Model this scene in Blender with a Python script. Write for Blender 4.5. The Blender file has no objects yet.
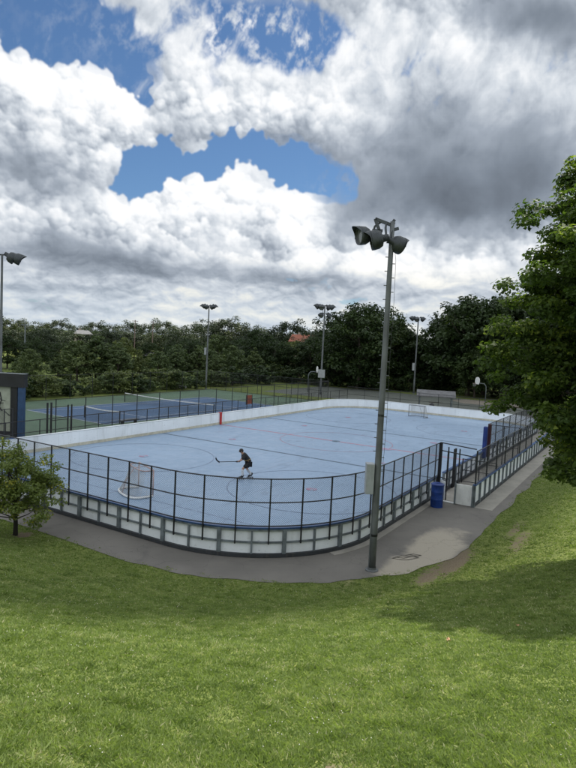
import bpy, math, random
import numpy as np
from mathutils import Vector, Matrix
R_ = math.radians
rng = np.random.default_rng(7)
random.seed(7)
C = bpy.context.scene.collection
scn = bpy.context.scene

# ------------------------------------------------------------------ camera
cam_d = bpy.data.cameras.new('camera')
cam = bpy.data.objects.new('camera', cam_d); C.objects.link(cam)
RT = Vector((0.525498, -0.849413, 0.048475)); UP = Vector((0.035157, 0.078607, 0.996286)); FW = Vector((0.850068, 0.521842, -0.07117))
M = Matrix((( RT.x, UP.x, -FW.x, -39.453), (RT.y, UP.y, -FW.y, -19.747), (RT.z, UP.z, -FW.z, 7.3), (0, 0, 0, 1)))
cam.matrix_world = M
cam_d.sensor_fit = 'VERTICAL'; cam_d.sensor_height = 36; cam_d.lens = 36 * 590.2 / 768
cam_d.clip_start = 0.1; cam_d.clip_end = 9000
scn.camera = cam

# ------------------------------------------------------------------ light
SUN_EL, SUN_AZ = 59.0, -12.0            # azimuth measured from +X, counter-clockwise
sd = Vector((math.cos(R_(SUN_EL)) * math.cos(R_(SUN_AZ)), math.cos(R_(SUN_EL)) * math.sin(R_(SUN_AZ)), math.sin(R_(SUN_EL))))
sl = bpy.data.lights.new('sun', 'SUN'); sl.energy = 5.0; sl.angle = R_(0.55); sl.color = (1.0, 0.95, 0.86)
so = bpy.data.objects.new('sun', sl); C.objects.link(so)
so.rotation_euler = sd.to_track_quat('Z', 'Y').to_euler()
scn.view_settings.view_transform = 'Standard'; scn.view_settings.look = 'None'
scn.view_settings.exposure = 0.5; scn.view_settings.gamma = 1.0; scn.view_settings.use_curve_mapping = False
scn.render.engine = 'CYCLES'

# ------------------------------------------------------------------ node helper
class NT:
    def __init__(s, nt): s.nt = nt; s.n = nt.nodes; s.l = nt.links
    def new(s, t, **k):
        x = s.n.new(t)
        for a, b in k.items(): setattr(x, a, b)
        return x
    def put(s, sock, v):
        if isinstance(v, bpy.types.NodeSocket): s.l.new(v, sock)
        elif v is not None:
            try: sock.default_value = v
            except Exception: sock.default_value = tuple(v) + (1.0,)
    def m(s, op, a, b=None, c=None, clamp=False):
        x = s.new('ShaderNodeMath', operation=op); x.use_clamp = clamp
        s.put(x.inputs[0], a)
        if b is not None: s.put(x.inputs[1], b)
        if c is not None: s.put(x.inputs[2], c)
        return x.outputs[0]
    def v(s, op, a, b=None, sc=None):
        x = s.new('ShaderNodeVectorMath', operation=op); s.put(x.inputs[0], a)
        if b is not None: s.put(x.inputs[1], b)
        if sc is not None: s.put(x.inputs[3], sc)
        return x.outputs[1] if op in ('DOT_PRODUCT', 'LENGTH', 'DISTANCE') else x.outputs[0]
    def noise(s, vec, scale, det=4, rough=.5, dist=0., col=False):
        x = s.new('ShaderNodeTexNoise'); s.put(x.inputs['Vector'], vec); x.inputs['Scale'].default_value = scale
        x.inputs['Detail'].default_value = det; x.inputs['Roughness'].default_value = rough; x.inputs['Distortion'].default_value = dist
        return x.outputs[1] if col else x.outputs[0]
    def vor(s, vec, scale, feat='F1', smooth=None, out=0, rnd=1.):
        x = s.new('ShaderNodeTexVoronoi', feature=feat); s.put(x.inputs['Vector'], vec); x.inputs['Scale'].default_value = scale
        x.inputs['Randomness'].default_value = rnd
        if smooth is not None: x.inputs['Smoothness'].default_value = smooth
        return x.outputs[out]
    def ss(s, x, a, b, o0=0., o1=1.):
        n = s.new('ShaderNodeMapRange', interpolation_type='SMOOTHSTEP'); s.put(n.inputs[0], x)
        for i, q in enumerate((a, b, o0, o1)): s.put(n.inputs[i + 1], q)
        return n.outputs[0]
    def ss0(s, x, a, b):
        n = s.new('ShaderNodeMapRange'); s.put(n.inputs[0], x); n.inputs[1].default_value = a; n.inputs[2].default_value = b; return n.outputs[0]
    def mix(s, f, a, b, bt='MIX'):
        n = s.new('ShaderNodeMix', data_type='RGBA', blend_type=bt); s.put(n.inputs[0], f); s.put(n.inputs[6], a); s.put(n.inputs[7], b)
        return n.outputs[2]
    def sep(s, v):
        n = s.new('ShaderNodeSeparateXYZ'); s.put(n.inputs[0], v); return n.outputs
    def comb(s, x=0., y=0., z=0.):
        n = s.new('ShaderNodeCombineXYZ'); s.put(n.inputs[0], x); s.put(n.inputs[1], y); s.put(n.inputs[2], z); return n.outputs[0]

# ------------------------------------------------------------------ world: Nishita sky, with a computed deck of clouds laid out by compass direction and elevation
# each entry: azimuth, elevation, radius, radius (degrees), tilt, weight
GAPS = [(33.43, 26.82, 6.53, 2.42, -12.2, 0.42), (40.81, 26.25, 2.74, 2.83, 2.8, 0.25), (53.97, 24.56, 7.83, 2.73, 2.8, 1.35), (56.89, 25.69, 5.48, 2.86, 2.8, 0.9), (48.46, 23.83, 2.61, 2.15, 32.8, 1.0), (46.28, 21.32, 1.6, 1.37, 2.8, 0.8), (36.77, 28.16, 4.81, 1.1, 2.8, 0.6), (31.66, 25.45, 4.67, 1.91, -17.2, 0.55), (34.87, 27.45, 5.58, 1.54, -7.2, 0.35), (39.7, 22.05, 1.3, 0.85, 2.8, 0.4), (45.53, 14.81, 4.32, 2.35, -17.2, 1.35), (37.59, 16.71, 6.2, 1.93, 2.8, 1.3), (31.87, 15.86, 6.07, 2.57, 10.8, 1.35), (27.7, 14.28, 2.27, 1.74, 2.8, 0.9), (47.61, 13.06, 2.13, 1.35, 2.8, 0.9), (38.36, 12.85, 2.64, 2.11, 2.8, -1.3), (23.02, 24.06, 2.74, 1.2, 2.8, 0.12), (53.01, 10.14, 7.52, 3.37, 2.8, -0.5), (31.01, 8.56, 23.94, 3.23, 2.8, -0.5), (52.34, 17.19, 5.03, 3.9, 2.8, -0.3)]
DARK = [(34.72, 5.95, 14.38, 0.56, 1.8, 0.45), (47.71, 4.02, 12.5, 0.46, 0.8, 0.35), (19.5, 5.63, 8.25, 0.46, 2.8, 0.2), (36.89, 11.62, 2.46, 1.43, 2.8, 0.22), (9.05, 16.48, 4.02, 3.95, 2.8, 0.35), (11.6, 27.58, 7.4, 2.27, 8.8, 0.45), (48.64, 5.94, 10.59, 0.9, 2.8, 0.3), (21.96, 15.23, 7.73, 4.44, -3.2, 0.55), (14.74, 14.46, 10.4, 4.19, 2.8, 0.52), (18.67, 20.11, 5.36, 3.16, 2.8, 0.3), (28.65, 17.67, 2.83, 2.51, 2.8, 0.3), (15.48, 12.62, 6.13, 2.23, 2.8, 0.55), (26.44, 12.1, 2.64, 1.96, 2.8, 0.5), (9.12, 26.63, 6.38, 1.47, 8.8, 0.6), (11.57, 17.42, 4.16, 4.76, 2.8, 0.3), (28.41, 28.53, 5.56, 0.96, 2.8, 0.3), (53.07, 12.89, 6.25, 1.97, 2.8, 0.62), (56.33, 14.98, 2.38, 2.34, 2.8, 0.35), (53.36, 6.93, 8.33, 1.73, 2.8, 0.6), (45.09, 6.77, 8.2, 1.27, 2.8, 0.45), (43.2, 5.06, 11.11, 0.74, 2.8, 0.5), (36.78, 9.18, 3.8, 0.91, 2.8, 0.25), (28.01, 6.27, 8.6, 0.75, 2.8, 0.28), (40.03, 19.08, 2.78, 1.13, 2.8, 0.2), (15.16, 8.07, 5.27, 1.07, 2.8, 0.25), (18.51, 4.55, 5.46, 0.74, 2.8, 0.15), (55.36, 3.88, 4.06, 0.69, 2.8, 0.4), (17.07, 22.36, 3.51, 1.51, 2.8, 0.1)]
LIGHT = [(16.93, 8.05, 11.62, 1.44, 2.8, 0.8), (30.96, 7.64, 11.5, 0.84, 2.8, 0.45), (47.67, 2.83, 13.41, 0.55, 2.8, 0.6), (27.9, 4.2, 11.5, 0.57, 2.8, 0.6), (53.22, 19.73, 4.96, 1.94, 2.8, 1.0), (56.03, 20.69, 2.39, 1.44, 2.8, 0.5), (48.12, 18.58, 2.63, 1.89, 2.8, 0.6), (37.84, 22.05, 3.73, 3.48, 2.8, 0.65), (41.2, 24.77, 3.66, 2.91, 2.8, 0.45), (29.81, 21.31, 3.19, 1.58, 2.8, 0.9), (25.84, 24.83, 2.96, 3.41, -17.2, 0.8), (17.34, 25.67, 3.5, 1.85, 2.8, 0.65), (11.59, 22.73, 3.72, 2.19, 2.8, 0.6), (38.38, 13.29, 3.95, 2.1, 2.8, 1.0), (29.31, 12.46, 3.8, 1.78, 2.8, 0.8), (46.14, 11.75, 4.49, 1.9, 2.8, 0.65), (22.38, 7.21, 5.6, 2.03, 2.8, 0.6), (8.44, 18.75, 1.59, 0.92, 2.8, 0.6), (46.76, 2.24, 10.83, 0.65, 2.8, 0.25), (36.55, 3.77, 8.62, 0.76, 2.8, 0.35), (31.07, 9.67, 5.74, 1.83, 2.8, 0.5), (14.14, 6.02, 5.22, 1.44, 2.8, 0.35), (53.01, 10.14, 2.51, 0.67, 2.8, 0.3)]
SOFT = [(32.92, 26.13, 5.6, 3.25, 2.8, 1), (41.3, 26.91, 3.65, 2.79, 2.8, 0.7), (53.34, 25.1, 7.4, 2.03, 2.8, 1), (45.73, 25.66, 3.99, 3.16, 2.8, 0.9), (34.8, 26.39, 7.46, 2.15, 2.8, 0.9), (18.55, 18.51, 9.83, 6.47, 2.8, 0.95), (10.36, 22.62, 7.33, 8.0, 2.8, 0.9), (26.59, 14.74, 2.45, 3.12, 2.8, 0.7), (23.59, 25.54, 4.57, 3.64, 2.8, 0.7)]
VEIL = [(33.41, 26.46, 7.0, 3.01, 2.8, 1.1), (41.26, 26.21, 3.65, 3.18, 2.8, 0.7), (49.18, 25.14, 6.03, 2.09, 2.8, 0.28), (56.44, 21.69, 3.95, 0.99, 17.8, 0.7), (27.54, 14.72, 1.89, 1.91, 2.8, 0.6)]
_pr = np.random.default_rng(21).permutation(1024).astype(np.int64)
_ga = np.random.default_rng(5).random(1024) * 2 * np.pi
_gx, _gy = np.cos(_ga), np.sin(_ga)
def perlin(x, y, seed=0):
    x = x + seed * 17.31; y = y + seed * 9.77
    xi = np.floor(x).astype(np.int64); yi = np.floor(y).astype(np.int64)
    fx = x - xi; fy = y - yi
    u = fx * fx * fx * (fx * (fx * 6 - 15) + 10); v = fy * fy * fy * (fy * (fy * 6 - 15) + 10)
    def g(ix, iy, dx, dy):
        h = _pr[(_pr[(ix + seed * 31) & 1023] + iy) & 1023]
        return _gx[h] * dx + _gy[h] * dy
    a = g(xi, yi, fx, fy); b = g(xi + 1, yi, fx - 1, fy)
    c = g(xi, yi + 1, fx, fy - 1); d = g(xi + 1, yi + 1, fx - 1, fy - 1)
    return ((a + (b - a) * u) + ((c + (d - c) * u) - (a + (b - a) * u)) * v) * 1.45
def fbm(x, y, n, seed, rough=.5, lac=2.03):
    t = 0; a = 1; s = 0
    for i in range(n):
        t = t + a * perlin(x, y, seed + i); s += a; a *= rough; x = x * lac; y = y * lac
    return t / s
def billow(x, y, n, seed, rough=.5, lac=2.1):
    t = 0; a = 1; s = 0
    for i in range(n):
        t = t + a * np.sqrt(perlin(x, y, seed + i) ** 2 + .004); s += a; a *= rough
        x, y = x * lac * .94 + y * .7, y * lac * .94 - x * .7
    return t / s
def sst(x, a, b):
    t = np.clip((x - a) / (b - a), 0, 1); return t * t * (3 - 2 * t)
def blobs(A, E, lst, p=1.0):
    tot = np.zeros_like(A)
    for a, e, ra, re, t, wt in lst:
        ct, st = np.cos(np.radians(t)), np.sin(np.radians(t)); dx, dy = A - a, E - e
        r2 = ((dx * ct + dy * st) / ra) ** 2 + ((-dx * st + dy * ct) / re) ** 2
        tot += wt * np.exp(-r2 ** p)
    return tot
def puffs(A, E, ppd, field, n, r0, r1, seed, warp):
    g = np.random.default_rng(seed); ny, nx = A.shape; a0, e0 = A[0, 0], E[0, 0]
    Z = np.full(A.shape, -1e3); S = np.full(A.shape, .5)
    ca, ce = a0 + g.random(n) * nx / ppd, e0 + g.random(n) * ny / ppd
    rr = r0 * (r1 / r0) ** (g.random(n) ** 1.6); jit = g.normal(size=n)
    for k in range(n):
        i, j = int((ce[k] - e0) * ppd), int((ca[k] - a0) * ppd); fv = field[min(i, ny - 1), min(j, nx - 1)]
        if fv < .02: continue
        r = rr[k] * (.55 + .45 * min(1., fv * 2.2)); q = int(r * ppd * 1.5) + 2
        i0, i1, j0, j1 = max(0, i - q), min(ny, i + q), max(0, j - q), min(nx, j + q)
        if i0 >= i1 or j0 >= j1: continue
        dx = (A[i0:i1, j0:j1] + warp[0][i0:i1, j0:j1] * r * .5 - ca[k]) / r; dy = (E[i0:i1, j0:j1] + warp[1][i0:i1, j0:j1] * r * .5 - ce[k]) / r * 1.15
        d2 = dx * dx + dy * dy; nz = np.sqrt(np.clip(1 - d2, 0, 1)); z = np.where(d2 < 1, nz * r - ce[k] * .5 + jit[k] * r * .3 + 3 * min(fv, .5), -1e3)
        Zs = Z[i0:i1, j0:j1]; m = z > Zs; Zs[m] = z[m]
        sh_ = .5 + .5 * (.78 * dy - .25 * dx + .30 * nz); S[i0:i1, j0:j1][m] = sh_[m]
    return Z, S
def blur(f, k):
    for ax in (0, 1):
        c_ = np.cumsum(np.concatenate([np.repeat(np.take(f, [0], ax), k + 1, ax), f, np.repeat(np.take(f, [-1], ax), k, ax)], ax), ax)
        f = (np.take(c_, range(2 * k + 1, c_.shape[ax]), ax) - np.take(c_, range(0, c_.shape[ax] - 2 * k - 1), ax)) / (2 * k + 1)
    return f
def cloud_map(a0, a1, e0, e1, ppd):
    nx, ny = int((a1 - a0) * ppd), int((e1 - e0) * ppd)
    A, E = np.meshgrid(a0 + (np.arange(nx) + .5) / ppd, e0 + (np.arange(ny) + .5) / ppd)
    Ec = np.clip(E, 0, 90)
    Y = np.where(Ec < 12, 12 * (Ec / 12) ** .7, 12 + (Ec - 12) * .7) * 1.15
    wx, wy = fbm(A * .13, Y * .16, 4, 3), fbm(A * .13, Y * .16, 4, 40)
    w2x, w2y = fbm(A * .42, Y * .5, 3, 11, .42), fbm(A * .42, Y * .5, 3, 60, .42)
    Aw, Ew = A + 1.2 * wx + .9 * w2x, E + .8 * wy + .7 * w2y
    X1, Y1 = A + .9 * w2x, Y + .9 * w2y
    B = billow(X1 * .23, Y1 * .27, 6, 70, .50)
    B0 = billow(X1 * .11, Y1 * .13, 3, 90, .5)
    F = fbm((A + 1. * wx) * .30, (Y + 1. * wy) * .36, 7, 120, .47)
    Wi = fbm((A + 1.5 * wx + .5 * w2x + .35 * Y) * .42, (Y + 1.5 * wy + .5 * w2y) * .36, 7, 140, .53)
    gap, dark, light = blobs(Aw, Ew, GAPS, 1.3), blobs(Aw, Ew, DARK, 1.1), blobs(A + .8 * w2x, E + .8 * w2y, LIGHT)
    soft = np.clip(blobs(A, E, SOFT), 0, 1)
    cover = .62 - gap + (.95 * (B - .30) + .25 * F) * (1 - .75 * soft) + soft * (.85 * Wi + .25 * F) + .5 * np.clip(dark, 0, 1)
    edge = .10 + .42 * soft
    hard = (1 - soft)
    fld = np.clip(cover, 0, 1)
    m5 = (fbm(A * 1.3, E * 1.4, 5, 300, .6), fbm(A * 1.3, E * 1.4, 5, 320, .6))
    k_ = (a1 - a0) * (e1 - e0) / 4180.
    Z1, S1 = puffs(A, E, ppd, fld, int(900 * k_), 1.2, 3.4, 1, m5); Z2, S2_ = puffs(A, E, ppd, fld, int(4500 * k_), .5, 1.5, 2, m5); Z3, S3 = puffs(A, E, ppd, fld, int(16000 * k_), .2, .62, 3, m5)
    cz = np.maximum(np.maximum(Z1, Z2), Z3) > -500
    pa = np.maximum(blur(cz.astype(float), max(1, int(.16 * ppd))), 0)
    alpha = sst(cover, 0, edge) * soft + hard * np.maximum(sst(pa + .25 * F + .12 * Wi, .12, .95), sst(cover, .22, .40))
    b1 = max(1, int(.10 * ppd))
    PS = .52 * blur(S1, 2 * b1) + .34 * blur(S2_, b1) + .14 * blur(S3, max(1, b1)) - .55
    H = np.clip(cover, -.2, .9) * 1.1 + 1.0 * B + .5 * B0
    def sh(f, d):      # value a bit higher up and to the right (towards the sun)
        n = max(1, int(round(d * ppd))); m = int(round(d * .5 * ppd))
        g = np.roll(f, m, axis=1); out = np.empty_like(g); out[:-n] = g[n:]; out[-n:] = g[-1:]; return out
    rel = .20 * (H - sh(H, .14)) / .28 ** .7 + .30 * (H - sh(H, .45)) + .42 * (H - sh(H, 1.3))
    rel *= 1 - .65 * soft
    dk = np.clip(dark, 0, 1.2)
    br = .60 + (1.0 * hard + .15) * PS * (1 - .88 * np.clip(dk, 0, 1)) + .40 * rel * (1 - .72 * np.clip(dk, 0, 1)) - .42 * dk + .24 * np.clip(light, 0, 1.2) + .30 * F * (1 - .7 * np.clip(dk, 0, 1)) + .05 * Wi * (1 - soft) + .26 * soft * Wi * (1 - .85 * np.clip(dk, 0, 1))
    br += .10 * (1 - sst(cover, .05, .5)) * (1 - np.clip(dk, 0, 1))
    # low deck seen edge on: long flat bands
    S = fbm((A + 2 * wx) * .085, Ec ** .8 * 1.05 + .8 * wy, 6, 200, .55); S2 = fbm((A + 1.5 * w2x) * .35, Ec ** .85 * 1.5 + .7 * w2y, 6, 230, .6)
    lowm = sst(E, 8.8, 4.5)
    Bl = billow((A + 1.2 * w2x) * .42, Ec ** .9 * 1.05 + .6 * w2y, 5, 400, .52); Bl2 = billow((A + w2x) * .16, Ec ** .85 * .62 + .5 * wy, 4, 430, .5)
    rl = 1.1 * (Bl - sh(Bl, .16)) + .75 * (Bl - sh(Bl, .4)) + .9 * (Bl2 - sh(Bl2, .5))
    br_low = .66 + .40 * S + .14 * S2 + .19 * rl + .25 * (Bl2 - .3) - .10 * dk - .22 * dk + .14 * np.clip(light, 0, 1.2) + .25 * rel
    br = br * (1 - lowm) + br_low * lowm
    br = np.clip(br, 0.02, 1)
    xs = [0, .2, .42, .66, .85, 1.0]
    col = np.stack([np.interp(br, xs, v) for v in ([.11, .20, .34, .60, .84, .95], [.13, .235, .385, .645, .86, .955], [.16, .285, .45, .70, .885, .96])], -1)
    # thin warm cream on the lit streaks near the horizon, more air towards it
    wm = (lowm * sst(br, .6, .85))[..., None]
    col = col * (1 - wm * np.array([0, .03, .12]))
    air = (sst(E, 7, -1) * .45)[..., None]
    col = col * (1 - air) + np.array([.50, .60, .70]) * air
    alpha = np.where(E < 3.0, np.maximum(alpha, sst(E, 3, 1)), alpha)
    alpha = np.maximum(alpha, .55 * sst(Wi + .25 * F, .20, .60) * sst(E, 19, 22))
    VL = fbm((A + .45 * E + wx) * .75, (E * .8 - .3 * A + wy) * .8, 7, 160, .62)
    alpha = np.maximum(alpha, np.clip(blobs(A, E, VEIL), 0, 1) * sst(VL + .3 * F, -.12, .42) * .92)
    br = np.where(cover < .1, np.clip(br + .12, 0, .95), br) if False else br
    hol = sst(S + .6 * S2, -.42, -.62) * lowm
    alpha = alpha * (1 - .6 * hol)
    return A, E, np.concatenate([col, alpha[..., None]], -1)

w = bpy.data.worlds.new('World'); scn.world = w; w.use_nodes = True
w.node_tree.nodes.clear(); N = NT(w.node_tree)
SKY = 0.10
sky = N.new('ShaderNodeTexSky', sky_type='NISHITA'); sky.sun_disc = False
sky.sun_elevation = R_(SUN_EL); sky.sun_rotation = R_(90 - SUN_AZ); sky.air_density = 1.0; sky.dust_density = 0.3; sky.ozone_density = 3.0
dx, dy, dz = N.sep(N.v('NORMALIZE', N.new('ShaderNodeTexCoord').outputs['Generated']))
az = N.m('MULTIPLY', N.m('ARCTAN2', dy, dx), 57.29578)
el = N.m('MULTIPLY', N.m('ARCSINE', dz), 57.29578)
def cloud_tex(name, a0, a1, e0, e1, ppd):
    _, _, im = cloud_map(a0, a1, e0, e1, ppd)
    h_, w_ = im.shape[:2]
    img = bpy.data.images.new(name, w_, h_, alpha=True, float_buffer=True); img.colorspace_settings.name = 'Non-Color'
    img.alpha_mode = 'CHANNEL_PACKED'; img.pixels.foreach_set(im.astype(np.float32).ravel()); img.update(); img.pack()
    t = N.new('ShaderNodeTexImage', image=img, extension='EXTEND', interpolation='Cubic')
    N.l.new(N.comb(N.ss0(az, a0, a1), N.ss0(el, e0, e1)), t.inputs[0]); return t.outputs[0], t.outputs[1]
c1, al1 = cloud_tex('near_clouds', -15, 80, -2, 42, 17)
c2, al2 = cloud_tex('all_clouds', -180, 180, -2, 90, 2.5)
win = N.m('MULTIPLY', N.m('MULTIPLY', N.ss(az, -14, -8), N.ss(az, 79, 72)), N.ss(el, 41, 36))
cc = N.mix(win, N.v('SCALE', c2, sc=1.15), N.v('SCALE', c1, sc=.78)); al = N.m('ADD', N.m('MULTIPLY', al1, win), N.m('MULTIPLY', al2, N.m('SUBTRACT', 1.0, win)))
skyc = N.mix(1.0, sky.outputs[0], (.46, .57, .66, 1), 'MULTIPLY')
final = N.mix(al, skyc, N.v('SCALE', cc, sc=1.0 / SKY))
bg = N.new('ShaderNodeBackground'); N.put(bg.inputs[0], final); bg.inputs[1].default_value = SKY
wo = N.new('ShaderNodeOutputWorld'); N.l.new(bg.outputs[0], wo.inputs[0])
w.cycles.sampling_method = 'MANUAL'; w.cycles.sample_map_resolution = 512
#ENDSKY
# ------------------------------------------------------------------ mesh helpers
class MB:
    def __init__(s): s.v = []; s.f = []
    def add(s, vs, fs):
        o = len(s.v); s.v += [tuple(p) for p in vs]; s.f += [tuple(i + o for i in f) for f in fs]; return s
    def box(s, c, d, rz=0.):
        x, y, z = d[0] / 2, d[1] / 2, d[2] / 2; ca, sa = math.cos(rz), math.sin(rz); P = []
        for k in (-z, z):
            for a, b in ((-x, -y), (x, -y), (x, y), (-x, y)): P.append((c[0] + a * ca - b * sa, c[1] + a * sa + b * ca, c[2] + k))
        return s.add(P, [(3, 2, 1, 0), (4, 5, 6, 7), (0, 1, 5, 4), (1, 2, 6, 5), (2, 3, 7, 6), (3, 0, 4, 7)])
    def beam(s, p0, p1, wd, ht, upv=(0, 0, 1)):
        p0, p1 = Vector(p0), Vector(p1); t = (p1 - p0).normalized(); u = Vector(upv)
        if abs(t.dot(u)) > .99: u = Vector((1, 0, 0))
        sdv = t.cross(u).normalized(); u = sdv.cross(t); P = []
        for p in (p0, p1):
            for a, b in ((-1, -1), (1, -1), (1, 1), (-1, 1)): P.append(p + sdv * a * wd / 2 + u * b * ht / 2)
        return s.add(P, [(0, 1, 2, 3), (7, 6, 5, 4), (0, 4, 5, 1), (1, 5, 6, 2), (2, 6, 7, 3), (3, 7, 4, 0)])
    def tube(s, pts, rs, n=8, caps=True, closed=False):
        pts = [Vector(p) for p in pts]; k = len(pts)
        if not hasattr(rs, '__len__'): rs = [rs] * k
        u = None; P = []
        for i in range(k):
            if closed: t = pts[(i + 1) % k] - pts[i - 1]
            else: t = pts[min(i + 1, k - 1)] - pts[max(i - 1, 0)]
            t.normalize()
            if u is None: u = t.orthogonal().normalized()
            u = (u - t * u.dot(t)).normalized(); b = t.cross(u)
            for j in range(n):
                a = 2 * math.pi * j / n; P.append(pts[i] + (u * math.cos(a) + b * math.sin(a)) * rs[i])
        F = []
        for i in range(k if closed else k - 1):
            for j in range(n):
                a, b2 = i * n + j, i * n + (j + 1) % n; c, d = ((i + 1) % k) * n + (j + 1) % n, ((i + 1) % k) * n + j; F.append((a, b2, c, d))
        if caps and not closed: F += [tuple(range(n - 1, -1, -1)), tuple(range((k - 1) * n, k * n))]
        return s.add(P, F)
    def lathe(s, prof, n=20, o=(0, 0, 0), mat=None):
        P = []; k = len(prof)
        for r, z in prof:
            for j in range(n):
                a = 2 * math.pi * j / n; q = Vector((r * math.cos(a), r * math.sin(a), z))
                if mat is not None: q = mat @ q
                P.append(q + Vector(o))
        F = [(i * n + j, i * n + (j + 1) % n, (i + 1) * n + (j + 1) % n, (i + 1) * n + j) for i in range(k - 1) for j in range(n)]
        return s.add(P, F)
    def strip(s, A, B):      # quads between two polylines
        k = len(A); return s.add(list(A) + list(B), [(i, i + 1, k + i + 1, k + i) for i in range(k - 1)])
    def prism(s, A, B, z0, z1, n0=0):    # closed wall between polylines A and B (2D), z0..z1
        k = len(A); P = [(a[0], a[1], z0) for a in A] + [(b[0], b[1], z0) for b in B] + [(a[0], a[1], z1) for a in A] + [(b[0], b[1], z1) for b in B]; F = []
        for i in range(k - 1):
            F += [(i, i + 1, k + i + 1, k + i), (2 * k + i, 3 * k + i, 3 * k + i + 1, 2 * k + i + 1), (i, 2 * k + i, 2 * k + i + 1, i + 1), (k + i, k + i + 1, 3 * k + i + 1, 3 * k + i)]
        F += [(0, k, 3 * k, 2 * k), (k - 1, 3 * k - 1, 4 * k - 1, 2 * k - 1)]
        return s.add(P, F)
    def obj(s, name, mat, parent=None, smooth=False, bevel=0., loc=None):
        me = bpy.data.meshes.new(name); me.from_pydata(s.v, [], s.f); me.update()
        o = bpy.data.objects.new(name, me); C.objects.link(o); me.materials.append(mat)
        if parent is not None: o.parent = parent; o.matrix_parent_inverse = parent.matrix_basis.inverted()
        if smooth: me.polygons.foreach_set('use_smooth', [True] * len(me.polygons))
        if bevel:
            b = o.modifiers.new('bevel', 'BEVEL'); b.width = bevel; b.segments = 2; b.limit_method = 'ANGLE'
        return o
def np_mesh(name, verts, faces, mat, attrs=None, parent=None, smooth=False):
    """verts (n,3), faces (m,k) numpy -> object; attrs: {name: per-vertex float}"""
    me = bpy.data.meshes.new(name); n, (m, k) = len(verts), faces.shape
    me.vertices.add(n); me.vertices.foreach_set('co', verts.astype(np.float32).ravel())
    me.loops.add(m * k); me.loops.foreach_set('vertex_index', faces.astype(np.int32).ravel())
    me.polygons.add(m); me.polygons.foreach_set('loop_start', np.arange(0, m * k, k, dtype=np.int32))
    if smooth: me.polygons.foreach_set('use_smooth', np.ones(m, bool))
    me.update(calc_edges=True)
    for a, val in (attrs or {}).items():
        at = me.attributes.new(a, 'FLOAT', 'POINT'); at.data.foreach_set('value', val.astype(np.float32))
    me.materials.append(mat); o = bpy.data.objects.new(name, me); C.objects.link(o)
    if parent is not None: o.parent = parent; o.matrix_parent_inverse = parent.matrix_basis.inverted()
    return o
def tag(o, label=None, cat=None, group=None, kind=None):
    if label: o['label'] = label
    if cat: o['category'] = cat
    if group: o['group'] = group
    if kind: o['kind'] = kind
    return o
def empty(name, loc, label, cat, group=None, rz=0.):
    o = bpy.data.objects.new(name, None); C.objects.link(o); o.location = loc; o.rotation_euler = (0, 0, rz); o.empty_display_size = .2
    bpy.context.view_layer.update() if False else None
    return tag(o, label, cat, group)
def kids(o): return [c for c in bpy.data.objects if c.parent == o]
def copy_tree(src, loc, rz=0., scale=1., label=None):
    r = src.copy(); C.objects.link(r); r.location = loc; r.rotation_euler = (0, 0, rz); r.scale = (scale,) * 3 if not hasattr(scale, '__len__') else scale
    if label: r['label'] = label
    for ch in CH[src.name]:
        c_ = ch.copy(); C.objects.link(c_); c_.parent = r
        for g in CH.get(ch.name, []):
            g_ = g.copy(); C.objects.link(g_); g_.parent = c_
    return r
CH = {}
def remember(root):
    """note the children of a thing (and theirs) so that copies can be made without searching"""
    CH[root.name] = kids(root)
    for c_ in CH[root.name]: CH[c_.name] = kids(c_)

# ------------------------------------------------------------------ materials
def mat(name, build):
    m_ = bpy.data.materials.new(name); m_.use_nodes = True; m_.node_tree.nodes.clear(); n = NT(m_.node_tree)
    out = n.new('ShaderNodeOutputMaterial'); r = build(n); n.l.new(r[0], out.inputs[0])
    if len(r) > 1 and r[1] is not None: n.l.new(r[1], out.inputs[2])
    return m_
def bsdf(n, col, rough=.6, metal=0., normal=None, spec=None, coat=None):
    b = n.new('ShaderNodeBsdfPrincipled'); n.put(b.inputs['Base Color'], col); n.put(b.inputs['Roughness'], rough); n.put(b.inputs['Metallic'], metal)
    if normal is not None: n.put(b.inputs['Normal'], normal)
    if spec is not None: n.put(b.inputs['Specular IOR Level'], spec)
    return b.outputs[0]
def bump(n, h, st=.3, dist=.02):
    b = n.new('ShaderNodeBump'); n.put(b.inputs['Height'], h); b.inputs['Strength'].default_value = st; b.inputs['Distance'].default_value = dist; return b.outputs[0]
def pos(n): return n.new('ShaderNodeNewGeometry').outputs['Position']
def objc(n): return n.new('ShaderNodeTexCoord').outputs['Object']
def c4(r, g, b): return (r, g, b, 1.)
def worn(name, col, rough=.5, metal=0., var=.18, scale=3., dirt=None, dirt_amt=.35, bumps=.05):
    """paint, plastic or metal with gentle tone variation, grime streaks and a little unevenness"""
    def f(n):
        p = pos(n); a = n.noise(p, scale, 5, .6); b = n.noise(n.v('MULTIPLY', p, (1, 1, .25)), scale * 3.1, 4, .6)
        base = n.mix(n.ss(a, .3, .7), c4(*[q * (1 - var) for q in col]), c4(*[min(1, q * (1 + var)) for q in col]))
        d = dirt or tuple(q * .35 for q in col)
        base = n.mix(n.m('MULTIPLY', n.ss(b, .52, .78), dirt_amt), base, c4(*d))
        if 'panel' in name or 'board' in name:
            oi_ = n.new('ShaderNodeObjectInfo').outputs['Random']; base = n.mix(n.m('MULTIPLY', oi_, .15), base, c4(*[q * .55 for q in col])); k = n.noise(n.v('MULTIPLY', p, (1, 1, 2.2)), 6.5, 5, .75); base = n.mix(n.ss(k, .60, .70, 0, .45), base, c4(.12, .13, .14))
        return (bsdf(n, base, n.ss(a, .2, .8, rough * .8, min(1, rough * 1.25)), metal, bump(n, b, bumps, .01)),)
    return mat(name, f)
M_black = worn('black_powder_coat', (.012, .013, .016), .45)
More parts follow.
